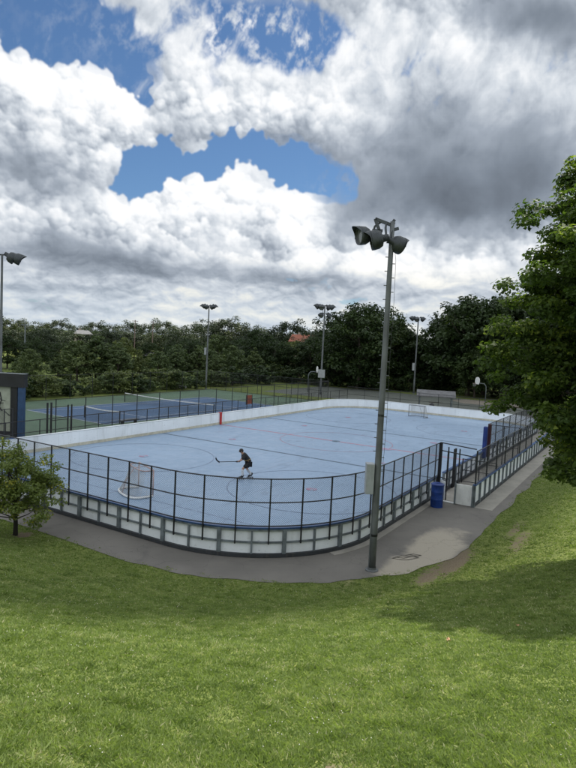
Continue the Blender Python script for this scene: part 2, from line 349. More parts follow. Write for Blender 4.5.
M_frame = worn('grey_steel_frame', (.15, .175, .19), .5, .2, var=.3)
M_kick = worn('dark_rubber_kick', (.028, .032, .038), .7, dirt=(.12, .10, .08))
M_panel = worn('white_poly_panel', (.80, .84, .88), .42, var=.08, scale=.9, dirt=(.36, .36, .35), dirt_amt=.35)
M_panel_far = worn('white_board_face', (.80, .83, .85), .38, var=.07, scale=.4, dirt=(.30, .30, .27), dirt_amt=.35)
M_cream = worn('cream_kick_strip', (.50, .47, .37), .5, var=.15, dirt=(.2, .18, .14))
M_blue = worn('blue_cap_rail', (.025, .07, .19), .35)
M_bluecan = worn('blue_drum_paint', (.008, .04, .21), .35, var=.25, dirt=(.02, .03, .06))
M_pad = worn('blue_vinyl_pad', (.008, .03, .17), .4)
M_maroon = worn('maroon_pad', (.035, .007, .012), .5)
M_galv = worn('galvanised_steel', (.16, .18, .19), .42, .55, var=.25, scale=1.3, dirt=(.07, .08, .08))
M_pole = worn('weathered_pole_paint', (.115, .125, .13), .55, .15, var=.25, scale=1.1, dirt=(.05, .055, .05), dirt_amt=.6)
M_lampgrey = worn('lamp_housing_grey', (.045, .052, .058), .5, .3, var=.3)
M_box = worn('pale_grey_cabinet', (.30, .32, .33), .5, .1, var=.12, dirt=(.14, .13, .11))
M_red = worn('red_pad', (.42, .02, .02), .5)
M_tubered = worn('faded_red_tube', (.42, .30, .28), .5, var=.3)
M_white = worn('white_paint', (.70, .71, .70), .45, var=.08)
M_netting = worn('white_cord', (.46, .46, .45), .8)
M_greytube = worn('grey_tube', (.17, .18, .19), .5, .3)
M_conc = worn('bare_concrete', (.26, .245, .215), .85, var=.16, scale=1.2, dirt=(.15, .14, .12), bumps=.2)
M_wood = worn('grey_bench_wood', (.22, .19, .15), .75, var=.2)
M_roofgrey = worn('grey_shingle', (.12, .12, .125), .85, var=.25, scale=2.)
M_roofred = worn('terracotta_roof', (.26, .09, .055), .85, var=.2)
M_brick = worn('pale_house_wall', (.32, .27, .22), .85, var=.15)
M_glassd = mat('dark_window_glass', lambda n: (bsdf(n, c4(.02, .025, .03), .08),))
M_lens = mat('lamp_glass', lambda n: (bsdf(n, c4(.12, .13, .13), .12),))
M_rust = worn('old_wood_pole', (.17, .12, .10), .8)
M_wire = mat('chain_link_wire', lambda n: (bsdf(n, c4(.03, .032, .036), .5, .3),))
M_orange = worn('orange_mesh_panel', (.33, .09, .05), .6)

def f_rink(n):
    p = pos(n); x, y, z = n.sep(p)
    a = n.noise(p, .13, 5, .55); b = n.noise(p, 1.1, 6, .62); sc = n.noise(n.v('MULTIPLY', p, (.35, 1.7, 1)), .9, 7, .68, 1.2)
    base = n.mix(n.ss(a, .3, .7), c4(.215, .305, .425), c4(.255, .355, .48))
    base = n.mix(n.m('MULTIPLY', n.ss(b, .50, .76), .30), base, c4(.37, .46, .59))
    wet = n.noise(n.v('MULTIPLY', p, (.8, .5, 1)), .22, 6, .7, .6); base = n.mix(n.ss(wet, .50, .62, 0, .42), base, c4(.19, .28, .39)); base = n.mix(n.m('MULTIPLY', n.ss(sc, .54, .68), .55), base, c4(.15, .20, .28))
    # interlocking tiles: the tiles of one lift differ slightly; joints every 0.25 m
    tile = n.vor(n.v('MULTIPLY', p, (1, 1, 0)), 4.0, 'F1', out=1, rnd=0.)
    tv = n.sep(tile)[0]; base = n.mix(.10, base, n.mix(tv, c4(.20, .27, .40), c4(.34, .43, .57)))
    u = n.m('ABSOLUTE', n.m('SUBTRACT', n.m('FRACT', n.m('MULTIPLY', x, 4.)), .5)); v_ = n.m('ABSOLUTE', n.m('SUBTRACT', n.m('FRACT', n.m('MULTIPLY', y, 4.)), .5))
    j = n.ss(n.m('MAXIMUM', u, v_), .47, .5); base = n.mix(n.m('MULTIPLY', j, .35), base, c4(.10, .14, .20))
    return (bsdf(n, base, n.ss(b, .3, .7, .38, .62), 0, bump(n, n.m('SUBTRACT', b, n.m('MULTIPLY', j, .5)), .12, .004)),)
M_rink = mat('blue_sport_tile', f_rink)
def f_mark(col, wear):
    def f(n):
        p = pos(n); b = n.noise(p, 2.2, 6, .7)
        return (bsdf(n, n.mix(n.ss(b, wear, wear + .14), c4(*col), c4(.24, .31, .42)), .6),)
    return f
M_mdark = mat('dark_line_paint', f_mark((.075, .115, .16), .55)); M_mred = mat('faded_red_paint', f_mark((.36, .17, .22), .50)); M_mspot = mat('red_spot_paint', f_mark((.33, .17, .25), .44))
M_mfaint = mat('faint_circle_paint', f_mark((.155, .20, .29), .47))
def f_asph(n):
    p = pos(n); x, y, z = n.sep(p)
    a = n.noise(p, .35, 5, .6); g = n.noise(p, 60, 3, .7); st = n.noise(n.v('MULTIPLY', p, (.5, .5, 1)), .9, 6, .65, .8)
    base = n.mix(n.ss(a, .3, .7), c4(.108, .100, .089), c4(.160, .148, .131))
    base = n.mix(n.m('MULTIPLY', n.ss(g, .45, .70), .7), base, c4(.17, .165, .155)); base = n.mix(n.ss(n.noise(p, 140, 2, .6), .58, .75, 0, .6), base, c4(.04, .04, .04))
    # pale sandy wash spread round the lamp post along the outside of the path
    d = n.v('SUBTRACT', p, (-19.4, -13.5, 0)); d = n.v('MULTIPLY', d, (.25, .95, 0)); r = n.v('LENGTH', d)
    r = n.m('ADD', r, n.m('MULTIPLY', n.m('SUBTRACT', st, .5), 1.3))
    base = n.mix(n.ss(r, 1.12, .72, 0, .92), base, n.mix(n.ss(g, .3, .7), c4(.28, .25, .20), c4(.40, .36, .29)))
    base = n.mix(n.ss(st, .62, .8, 0, .5), base, c4(.045, .045, .045))
    cr = n.vor(n.v('ADD', p, n.v('SCALE', n.noise(p, 2., 4, .6, col=True), sc=.5)), .55, 'DISTANCE_TO_EDGE')
    base = n.mix(n.ss(cr, .008, .0, 0, .30), base, c4(.025, .025, .025))
    return (bsdf(n, base, .88, 0, bump(n, g, .5, .006)),)
M_asph = mat('old_asphalt', f_asph)
BARE = [(-19.3, -14.5, 2.4, .5, .9), (-21.2, -14.2, 1.5, .45, .75), (-16.0, -16.0, 2.6, .45, .6), (-14.2, -15.5, 2.2, .35, .6), (-24.4, -13.6, 1.3, .3, .45), (-35.8, -18.2, .5, .6, .70), (-35.5, -19.1, .6, .4, .58), (-35.4, -16.9, .3, .25, .42), (-26.9, -12.7, .7, .3, .4), (-34.7, -14.0, .4, .25, .5), (-26.8, -1.3, .5, .4, .9)]
def bare_np(x, y):
    t = np.zeros_like(x)
    for a, b, rx, ry, wt in BARE:
        t = np.maximum(t, wt * np.exp(-(((x - a) / rx) ** 2 + ((y - b) / ry) ** 2)))
    return t
def f_grass(n):
    p = pos(n); x, y, z = n.sep(p); p2 = n.v('MULTIPLY', p, (1, 1, 0))
    a = n.noise(p2, .16, 5, .6); b = n.noise(p2, 1.4, 5, .65); g = n.noise(p, 26, 5, .75); g2 = n.noise(p, 90, 3, .7)
    base = n.mix(n.ss(a, .32, .68), c4(.115, .150, .034), c4(.19, .22, .062))
    base = n.mix(n.ss(b, .35, .72, 0, .7), base, c4(.080, .115, .025))
    base = n.mix(n.ss(n.noise(p2, .7, 5, .6, .5), .56, .76, 0, .55), base, c4(.27, .25, .13))
    base = n.mix(n.ss(g, .35, .7, 0, .5), base, c4(.045, .066, .016))
    base = n.mix(n.ss(g2, .5, .8, 0, .5), base, c4(.13, .15, .05))
    tot = None
    for (bx, by, rx, ry, wt) in BARE:
        d = n.v('MULTIPLY', n.v('SUBTRACT', p2, (bx, by, 0)), (1 / rx, 1 / ry, 0)); e = n.m('MULTIPLY', n.m('EXPONENT', n.m('MULTIPLY', n.v('DOT_PRODUCT', d, d), -1.)), wt)
        tot = e if tot is None else n.m('MAXIMUM', tot, e)
    soil = n.m('ADD', tot, n.m('MULTIPLY', n.m('SUBTRACT', n.noise(p2, 5.0, 8, .8), .5), 2.6))
    base = n.mix(n.ss(soil, .38, .62), base, n.mix(n.ss(g, .3, .7), c4(.11, .085, .055), c4(.20, .165, .115)))
    return (bsdf(n, base, .95, 0, bump(n, g, .6, .03), spec=.15),)
M_grass = mat('mown_grass', f_grass)
def attr(n, name):
    a = n.new('ShaderNodeAttribute'); a.attribute_name = name; return a.outputs['Fac']
def f_leaf(lo, hi, tip, tr=.35):
    def f(n):
        t = attr(n, 'tint'); oi_ = n.new('ShaderNodeObjectInfo').outputs['Random']
        base = n.mix(t, c4(*lo), c4(*hi)); base = n.mix(n.ss(t, .86, 1.0), base, c4(*tip))
        base = n.mix(n.m('MULTIPLY', oi_, .6), base, n.v('MULTIPLY', base, (.62, .72, .75))); base = n.mix(n.ss(oi_, .25, 0., 0, .6), base, n.v('MULTIPLY', base, (1.5, 1.3, .9)))
        b = n.new('ShaderNodeBsdfPrincipled'); n.put(b.inputs['Base Color'], base); b.inputs['Roughness'].default_value = .55; b.inputs['Specular IOR Level'].default_value = .3
        tl = n.new('ShaderNodeBsdfTranslucent'); n.put(tl.inputs[0], n.v('MULTIPLY', base, (1.25, 1.35, .7)))
        mx = n.new('ShaderNodeMixShader'); mx.inputs[0].default_value = tr; n.l.new(b.outputs[0], mx.inputs[1]); n.l.new(tl.outputs[0], mx.inputs[2])
        return (mx.outputs[0],)
    return f
M_leaf_dark = mat('dark_green_leaves', f_leaf((.016, .031, .009), (.042, .070, .018), (.08, .11, .028), .28))
M_leaf_far = mat('far_green_leaves', f_leaf((.017, .029, .012), (.043, .062, .024), (.07, .09, .033), .22))
M_leaf_olive = mat('olive_green_leaves', f_leaf((.058, .086, .032), (.115, .150, .055), (.15, .18, .07), .3))
M_leaf_maple = mat('maple_leaves', f_leaf((.040, .076, .015), (.115, .165, .028), (.30, .35, .06), .52))
M_leaf_small = mat('young_tree_leaves', f_leaf((.075, .115, .035), (.13, .18, .055), (.26, .27, .045), .4))
M_blade = mat('grass_blades', f_leaf((.105, .155, .034), (.275, .335, .105), (.46, .44, .25), .42))
M_clover = mat('clover_flowers', lambda n: (bsdf(n, c4(.55, .55, .48), .8),))
M_bark = worn('tree_bark', (.060, .048, .036), .9, var=.35, scale=5., bumps=.6)
M_bark_dark = worn('dark_young_bark', (.018, .015, .013), .9, var=.3, scale=6., bumps=.5)

# ------------------------------------------------------------------ terrain
def sdf(x, y, x0=-26.2, y0=-14.45, r=9.0, x1=200., y1=300.):
    """distance outside the outer edge of the path round the west end and south side"""
    cx, cy = (x0 + x1) / 2, (y0 + y1) / 2; qx, qy = np.abs(x - cx) - (x1 - x0) / 2 + r, np.abs(y - cy) - (y1 - y0) / 2 + r
    return np.minimum(np.maximum(qx, qy), 0) + np.hypot(np.maximum(qx, 0), np.maximum(qy, 0)) - r
def hgt(x, y):
    x, y = np.asarray(x, float), np.asarray(y, float); d = np.maximum(sdf(x, y), 0.)
    h = .372 * (np.sqrt(np.minimum(d, 19.) ** 2 + 5.) - math.sqrt(5.)); h = h + .16 * np.clip(d - 19, 0, 8) - .0 * d
    fade = 1 - sst(y, 4., 22.) * (x < 60); h = h * fade
    far = np.hypot(x + 39, y + 20); h = h + .10 * perlin(x * .16, y * .16, 900) * sst(d, 1, 8) * (far > 0) + .045 * perlin(x * .7, y * .7, 910) * sst(d, .5, 3)
    return h
def axis(a, b, lo, hi, st, n_out):
    core = np.arange(a, b + 1e-6, st); g = np.geomspace(1, abs(hi - b) / st + 1, n_out)[1:] - 1; g2 = np.geomspace(1, abs(a - lo) / st + 1, n_out)[1:] - 1
    return np.concatenate([(a - g2 * st)[::-1], core, b + g * st])
xs, ys = axis(-44, 30, -3500, 4500, .3, 46), axis(-32, 12, -3500, 3500, .3, 46)
gx, gy = np.meshgrid(xs, ys); gz = hgt(gx, gy)
gz = np.where((sdf(gx, gy) < 0), -.0, gz)
nx, ny = len(xs), len(ys); idx = np.arange(nx * ny).reshape(ny, nx)
ff = np.stack([idx[:-1, :-1], idx[:-1, 1:], idx[1:, 1:], idx[1:, :-1]], -1).reshape(-1, 4)
tag(np_mesh('ground', np.stack([gx, gy, gz], -1).reshape(-1, 3), ff, M_grass, smooth=True), 'mown grass bank and lawn sloping down to the rink path', kind='structure')

# path: sheet that fills the band between boards and grass, with a slightly ragged outer edge
def path_outer(n=260):
    P = [(-26.2, 34.)] + [(-26.2, 30 - i * 1.2) for i in range(28)]
    for k in range(1, 40): a = math.pi + math.pi / 2 * k / 40; P.append((-17.2 + 9 * math.cos(a), -5.45 + 9 * math.sin(a)))
    P += [(-17.2 + i * .8, -14.45) for i in range(0, 75)]
    return P
po = path_outer(); mb = MB(); A = []; B = []
for i, (x, y) in enumerate(po):
    a, b = po[max(0, i - 1)], po[min(len(po) - 1, i + 1)]; t = Vector((b[0] - a[0], b[1] - a[1])).normalized(); nrm = Vector((t.y, -t.x))
    q = .16 * float(perlin(np.array([i * .37]), np.array([.5]), 77)[0]) + .02
    A.append((x - nrm.x * q * -1, y + nrm.y * q, .016)); B.append((max(x, -20.) if i < 60 else x, max(y, -7.), .016))
B = [(max(x, -19.5), max(y, -7.5), .016) for x, y in po]
mb.strip(A, B); tag(mb.obj('path', M_asph), 'worn grey asphalt path round the rink', kind='structure')
mb = MB(); mb.box((-9 + 19.0, -13.62, .018), (43.4, .80, .016)); tag(mb.obj('pavement', M_conc), 'pale concrete strip along the bench wall', kind='structure')
mb = MB(); mb.add([(-22, 12.2, .008), (27.5, 12.2, .008), (27.5, 15.3, .008), (-22, 15.3, .008)], [(0, 1, 2, 3)]); mb.add([(24.9, -14, .008), (29, -14, .008), (29, 12.1, .008), (24.9, 12.1, .008)], [(0, 1, 2, 3)])
tag(mb.obj('walkway', M_asph), 'asphalt walk behind the far boards', kind='structure')

# ------------------------------------------------------------------ rink loop
LX, WY, RC = 48.6, 22.1, 5.3
class Loop:
    def __init__(s, L, W, r):
        s.L, s.W, s.r = L, W, r; s.seg = []; a, b = L - 2 * r, W - 2 * r; q = math.pi / 2 * r
        s.len = [a, q, b, q, a, q, b, q]; s.tot = sum(s.len)
    def at(s, t, off=0.):
        t = t % s.tot; k = 0
        while t > s.len[k] + 1e-9: t -= s.len[k]; k += 1
        hx, hy, r = s.L / 2, s.W / 2, s.r
        if k == 0: p, n = (hx - r - t, hy), (0, 1)
        elif k == 2: p, n = (-hx, hy - r - t), (-1, 0)
        elif k == 4: p, n = (-hx + r + t, -hy), (0, -1)
        elif k == 6: p, n = (hx, -hy + r + t), (1, 0)
        else:
            cx, cy, a0 = {1: (-hx + r, hy - r, 90), 3: (-hx + r, -hy + r, 180), 5: (hx - r, -hy + r, 270), 7: (hx - r, hy - r, 0)}[k]
            a = R_(a0) + t / r; n = (math.cos(a), math.sin(a)); p = (cx + r * n[0], cy + r * n[1])
        return (p[0] + n[0] * off, p[1] + n[1] * off), n
    def poly(s, t0, t1, off, step=.3):
        k = max(1, int(math.ceil((t1 - t0) / step))); return [s.at(t0 + (t1 - t0) * i / k, off)[0] for i in range(k + 1)]
LP = Loop(LX, WY, RC)
S_NW, S_SW, S_GATE, S_SIDE = 38.0, 57.8, 74.15, 75.35
mb = MB(); ring = LP.poly(0, LP.tot, -.005, .3)[:-1]; mb.add([(x, y, .03) for x, y in ring], [tuple(range(len(ring)))])
tag(mb.obj('rink_floor', M_rink), 'light blue sport tile rink floor', kind='structure')
# painted markings
def line_x(x, w_, m_, name, z=.034, y0=-10.95, y1=10.95):
    q = MB(); q.add([(x - w_ / 2, y0, z), (x + w_ / 2, y0, z), (x + w_ / 2, y1, z), (x - w_ / 2, y1, z)], [(0, 1, 2, 3)]); return tag(q.obj(name, m_), kind='structure')
for sx in (-1, 1): line_x(sx * 6.96, .24, M_mdark, 'blue_line')
line_x(0, .26, M_mred, 'centre_line')
for sx in (-1, 1): line_x(sx * 20.6, .06, M_mfaint, 'goal_line', y0=-10.0, y1=10.0)
def circ(cx, cy, r, wd, m_, name, z=.038, n=72):
    q = MB(); A = [(cx + (r - wd / 2) * math.cos(a), cy + (r - wd / 2) * math.sin(a), z) for a in np.linspace(0, 2 * math.pi, n + 1)]
    Bq = [(cx + (r + wd / 2) * math.cos(a), cy + (r + wd / 2) * math.sin(a), z) for a in np.linspace(0, 2 * math.pi, n + 1)]
    q.strip(A, Bq); tag(q.obj(name, m_), kind='structure')
for sx in (-1, 1):
    for sy in (-1, 1):
        circ(sx * 14, sy * 5.8, 4.2, .055, M_mfaint, 'faceoff_circle'); circ(sx * 14, sy * 5.8, .14, .28, M_mspot, 'faceoff_spot', .042, 24)
    for sy in (-1, 1): circ(sx * 5.2, sy * 5.8, .14, .28, M_mspot, 'faceoff_spot', .042, 24)
circ(0, 0, 4.2, .055, M_mred, 'centre_circle'); circ(0, 0, .16, .30, M_mdark, 'centre_spot', .042, 24); circ(-.3, -4.2, .2, .4, M_mspot, 'centre_mark', .042, 24)

def seg_prism(t0, t1, o0, o1, z0, z1, step=.3, b=None):
    b = b or MB(); return b.prism(LP.poly(t0, t1, o0, step), LP.poly(t0, t1, o1, step), z0, z1)
def post_at(t, off, wd, dp, z0, z1, b=None):
    b = b or MB(); p, n = LP.at(t, off); return b.box((p[0], p[1], (z0 + z1) / 2), (dp, wd, z1 - z0), math.atan2(n[1], n[0]))
def boards_near(t0, t1, nb, label, base_name='dasher_boards'):
    p, _ = LP.at((t0 + t1) / 2); R = empty(base_name, (p[0], p[1], 0), label, 'rink boards', 'white boards around the rink')
    bay = (t1 - t0) / nb
    for i in range(nb):
        a, b = t0 + i * bay + .004, t0 + (i + 1) * bay - .004
        seg_prism(a, b, 0, .022, .14, .515).obj('lower_panel', M_panel, R); seg_prism(a, b, 0, .022, .525, 1.0).obj('upper_panel', M_panel, R)
    for i in range(nb + 1):
        wide = i % 2 == 0; post_at(t0 + i * bay, .075, .13 if wide else .06, .10 if wide else .07, .0, 1.0).obj('frame_post', M_frame, R)
    seg_prism(t0, t1, .03, .085, .50, .56).obj('frame_rail', M_frame, R); seg_prism(t0, t1, .03, .11, .93, .99).obj('frame_rail', M_frame, R)
    seg_prism(t0, t1, .024, .135, .03, .15).obj('kick_plate', M_kick, R); seg_prism(t0, t1, -.015, .125, 1.004, 1.05).obj('cap_rail', M_blue, R)
    return R, bay
boards_near(S_NW, S_GATE, 33, 'near end board wall with dark frame, curving below the chain link fence')
boards_near(S_SIDE, 104.15, 26, 'straight board wall with dark frame between the rink and the bench area')
R = empty('dasher_boards', (0, 11.2, 0), 'plain white board wall along the tennis side and far end', 'rink boards', 'white boards around the rink')
t0, t1, nb = 104.15, LP.tot + S_NW, 44; bay = (t1 - t0) / nb
for i in range(nb):
    a, b = t0 + i * bay + .005, t0 + (i + 1) * bay - .005
    seg_prism(a, b, 0, .03, .22, .965).obj('panel', M_panel_far, R)
    seg_prism(a, b, -.012, .03, .034, .215).obj('kick_strip', M_cream, R)
for i in range(0, nb + 1): post_at(t0 + i * bay, .09, .10, .10, 0, .98).obj('frame_post', M_frame, R)
seg_prism(t0, t1, -.02, .16, .985, 1.02).obj('cap_rail', M_panel_far, R)
mb = MB(); p, n = LP.at(19.0, -.07); mb.box((0, 11.05 - .075, .56), (.20, .10, 1.02)); mb.box((0, 11.05, 1.05), (.20, .28, .06))
tag(mb.obj('line_pad', M_red, bevel=.02), 'small red pad fixed upright on the far white boards at the centre line', 'pad')

# concrete footing under the near boards
seg_prism(S_SW + 6.0, S_GATE, .03, .42, .002, .028).obj('kerb', M_conc)['kind'] = 'structure'

# ------------------------------------------------------------------ chain link
def link_mesh(polyfn, length, z0, z1, pitch, rad):
    """woven wires as three-sided prisms running diagonally up and down the fence line; polyfn(t)->(x,y)"""
    h = z1 - z0; V = []; F = []; n = int((length + h) / pitch) + 1; seg = .3; base = 0
    for sgn in (1, -1):
        for i in range(n):
            s0 = i * pitch - (h if sgn > 0 else 0)
            a, b = max(0, s0), min(length, s0 + h)
            if b - a < .03: continue
            k = max(1, int(math.ceil((b - a) / seg)))
            for q in range(k + 1):
                s_ = a + (b - a) * q / k; f = (s_ - s0) / h; z = z0 + h * (f if sgn > 0 else 1 - f); (x, y), nn = polyfn(s_)
                o_ = .004 * sgn
                for (du, dz) in ((0, rad), (rad * .87, -rad * .5), (-rad * .87, -rad * .5)): V.append((x + nn[0] * (du + o_), y + nn[1] * (du + o_), z + dz * 1.3))
            for q in range(k):
                for j in range(3): j2 = (j + 1) % 3; F.append((base + q * 3 + j, base + q * 3 + j2, base + q * 3 + 3 + j2, base + q * 3 + 3 + j))
            base += (k + 1) * 3
    return np.array(V), np.array(F)
def fence(name, polyfn, length, z0, z1, spacing, label, cat='fence', group=None, rails=(0., .5, 1.), pitch=.072, wr=.0028, pr=.03, rr=.022, zpost=0., posts=None, mesh=True, step=.4, square=False, parent=None):
    if parent is None:
        (x, y), _ = polyfn(length / 2); R = empty(name, (x, y, 0), label, cat, group)
    else: R = parent
    nb = max(1, int(round(length / spacing))); ts = posts if posts is not None else [length * i / nb for i in range(nb + 1)]
    for t in ts:
        (x, y), nn = polyfn(t); b = MB()
        if square: b.box((x, y, (zpost + z1 + .02) / 2), (2 * pr, 2 * pr, z1 + .02 - zpost), math.atan2(nn[1], nn[0]))
        else: b.tube([(x, y, zpost), (x, y, z1 + .03)], pr, 8)
        b.obj('post', M_black, R)
    k = max(1, int(length / step))
    for f in rails:
        b = MB(); z = z0 + (z1 - z0) * f; b.tube([(*polyfn(length * i / k)[0], z) for i in range(k + 1)], rr, 6); b.obj('rail', M_black, R)
    if mesh:
        V, Fc = link_mesh(polyfn, length, z0, z1, pitch, wr); np_mesh('chain_mesh', V, Fc, M_wire, parent=R)
    return R
bayn = (S_GATE - S_NW) / 33
fence('chain_link_fence', lambda t: LP.at(S_NW + t, .155), S_GATE - S_NW, 1.12, 2.72, 1.1, 'curved black chain link fence on top of the near end boards',
      rails=(0., .5, 1.), zpost=.50, posts=[bayn * (i + .5) for i in range(33)] + [.03, S_GATE - S_NW - .03], square=True, pr=.022)

# ------------------------------------------------------------------ bench enclosure on the south side
def seg_fn(a, b):
    a, b = Vector(a), Vector(b); d = (b - a).normalized(); n = (d.y, -d.x)
    return (lambda t: ((a.x + d.x * t, a.y + d.y * t), n)), (b - a).length
mb = MB(); mb.box((3.9, -12.17, .022), (30.9, 1.78, .02)); tag(mb.obj('floor', M_conc), 'pale concrete floor of the bench enclosure', kind='structure')
R = empty('bench_enclosure_wall', (-11.7, -13.15, 0), 'low wall of white panels and dark posts closing the bench area beside the asphalt path', 'wall')
nb = 30; x0, x1 = -11.68, 19.0; by = (x1 - x0) / nb
for i in range(nb): MB().box((x0 + by * (i + .5), -13.13, .56), (by - .01, .022, .86)).obj('panel', M_panel, R)
for i in range(nb + 1): MB().box((x0 + by * i, -13.18, .53), (.10 if i % 2 else .07, .09, 1.02)).obj('frame_post', M_frame, R)
MB().box(((x0 + x1) / 2, -13.165, .10), (x1 - x0, .10 - .02, .13)).obj('kick_plate', M_kick, R)
MB().box(((x0 + x1) / 2, -13.165, 1.07), (x1 - x0 + .08, .16, .05)).obj('cap_rail', M_blue, R)
mb = MB(); mb.box((-11.71, -12.71, .53), (.05, .80, .96)); mb.obj('end_panel', M_white, R, bevel=.01)
for y in (-12.30, -13.11): MB().box((-11.765, y, .53), (.055, .07, 1.04)).obj('frame_post', M_frame, R)
MB().box((-11.66, -11.82, .045), (.16, .86, .05)).obj('threshold', M_white, R)
# fence frames above it
fn, ln = seg_fn((-11.62, -13.17), (3.3, -13.17))
fence('chain_link_fence', fn, ln, 1.12, 2.66, 2.1, 'straight chain link fence standing on the outer bench wall beside the path', rails=(0., .5, 1.), zpost=.9, square=True, pr=.03, pitch=.11)
R = empty('gate_frame', (-11.3, -12.1, 0), 'tall black frame with two overhead bars over the entrance beside the blue barrel', 'gate')
MB().box((-10.98, -11.27, 1.38), (.11, .11, 2.76)).obj('post', M_black, R); MB().box((-11.62, -12.36, 1.36), (.05, .05, 2.6)).obj('post', M_black, R); MB().box((-11.35, -11.75, 1.33), (.05, .05, 2.6)).obj('post', M_black, R)
for z in (2.74, 2.36): MB().beam((-10.98, -11.27, z), (-11.62, -13.12, z), .045, .045).obj('overhead_bar', M_black, R)
MB().beam((-11.02, -11.33, 1.05), (-11.35, -11.75, 1.05), .04, .04).obj('side_rail', M_black, R)
mb = MB(); mb.beam((-11.04, -11.38, .5), (-11.30, -11.68, .5), .03, .85); mb.obj('side_panel', M_panel, R)
R = empty('bench_gate', (-9.1, -11.2, 0), 'pair of dark gate posts in the boards behind the white entrance panel', 'gate')
for x in (-9.6, -8.5, -8.25): MB().box((x, -11.25, 1.05), (.08, .08, 2.1)).obj('post', M_black, R)
MB().beam((-8.5, -11.25, 2.05), (-8.25, -11.25, 2.05), .04, .04).obj('top_bar', M_black, R)
def cross(x, z1, lab):
    f2, l2 = seg_fn((x, -13.1), (x, -11.3)); return fence('cross_fence', f2, l2, .12, z1, .9, lab, rails=(0., .5, 1.), square=True, pr=.025)
cross(-6.9, 1.35, 'low chain link partition across the bench area nearest the entrance'); cross(-1.1, 2.7, 'tall chain link partition across the bench area beside the blue pad')
f2, l2 = seg_fn((-1.0, -11.22), (19.0, -11.22))
fence('chain_link_fence', f2, l2, 1.12, 2.72, 2.2, 'chain link fence on the bench side boards running on from the blue and maroon pads', zpost=.9, square=True, pr=.026)
mb = MB(); mb.box((-1.62, -11.2, 1.62), (.26, .24, 2.0)); tag(mb.obj('post_pad', M_pad, bevel=.05), 'blue padded post at the end of the bench side fence', 'pad')
mb = MB(); mb.box((-1.14, -11.34, 1.70), (.22, .2, 2.1)); tag(mb.obj('post_pad', M_maroon, bevel=.04), 'dark maroon padded post just right of the blue padded post', 'pad')
def bench(x, lab):
    r = empty('player_bench', (x, -12.55, 0), lab, 'bench', 'benches in the bench area')
    MB().box((x, -12.55, .44), (3.2, .32, .05)).obj('seat', M_wood, r, bevel=.01)
    for dx in (-1.3, 0, 1.3):
        MB().box((x + dx, -12.55, .225), (.06, .26, .37)).obj('leg', M_frame, r)
    return r
bench(-4.1, 'grey player bench between the two chain link partitions'); bench(2.0, 'grey player bench beyond the tall partition, partly under the tree')

# blue barrel
R = empty('rubbish_barrel', (-12.75, -11.75, 0), 'blue steel drum used as a litter bin beside the rink entrance', 'litter bin')
prof = [(.285, .0)]
for z in (.02, .34, .36, .38, .69, .71, .73, 1.0): prof.append((.293 if z in (.36, .71) else .285, z))
prof += [(.295, 1.02), (.285, 1.03), (.26, 1.0), (.255, .55), (0.001, .5)]
MB().lathe(prof, 28, (-12.75, -11.75, .02)).obj('body', M_bluecan, R, smooth=True)
MB().lathe([(.30, 0), (.31, .02), (.305, .05), (.16, .10), (.15, .06), (.13, .05)], 28, (-12.75, -11.75, 1.04)).obj('lid', M_bluecan, R, smooth=True)
# small black bin behind the far boards
R = empty('rubbish_bin', (25.6, 1.0, 0), 'small black bin standing behind the far end boards', 'litter bin')
MB().lathe([(.24, 0), (.28, .95), (.29, 1.0), (.1, 1.2), (.001, 1.22)], 16, (25.8, 1.1, .01)).obj('body', M_black, R, smooth=True)

# ------------------------------------------------------------------ perimeter and tennis fences
f2, l2 = seg_fn((-30, 13.0), (28.5, 13.0))
fence('perimeter_fence', f2, l2, .08, 1.62, 2.35, 'lower of the two black fences behind the long white boards', rails=(0., .52, 1.), pitch=.10, wr=.0025, pr=.028)
f2, l2 = seg_fn((28.5, 13.0), (28.5, -20))
fence('perimeter_fence', f2, l2, .08, 2.0, 2.4, 'black fence behind the far end boards in front of the basketball hoops', rails=(0., .5, 1.), pitch=.10, wr=.0025, pr=.028)
f2, l2 = seg_fn((-18.5, 14.7), (26.4, 14.7))
fence('tennis_fence', f2, l2, .06, 2.62, 2.45, 'taller black chain link fence along the near side of the tennis courts', rails=(0., .5, 1.), pitch=.10, wr=.0025, pr=.033)
R = empty('tennis_gate', (-13.4, 14.75, 0), 'black double gate with thick posts in the tennis court fence at the left', 'gate')
for x in (-14.25, -13.95, -12.6, -12.3): MB().box((x, 14.6, 1.22 if x < -13 else 1.1), (.09 if x < -13 else .06, .09, 2.44 if x < -13 else 2.2)).obj('post', M_black, R)
for z in (2.1, 1.2, .15): MB().beam((-13.95, 14.6, z), (-12.6, 14.6, z), .04, .04).obj('rail', M_black, R)
f2, l2 = seg_fn((-18.5, 33.6), (26.4, 33.6))
fence('tennis_fence', f2, l2, .06, 2.62, 3.0, 'black chain link fence on the far side of the tennis courts below the trees', rails=(0., 1.), mesh=False, pr=.03)
f2, l2 = seg_fn((-18.6, 14.7), (-18.6, 33.6))
fence('tennis_fence', f2, l2, .06, 2.62, 2.7, 'black chain link fence closing the left end of the tennis courts', rails=(0., .5, 1.), pitch=.12, pr=.03)

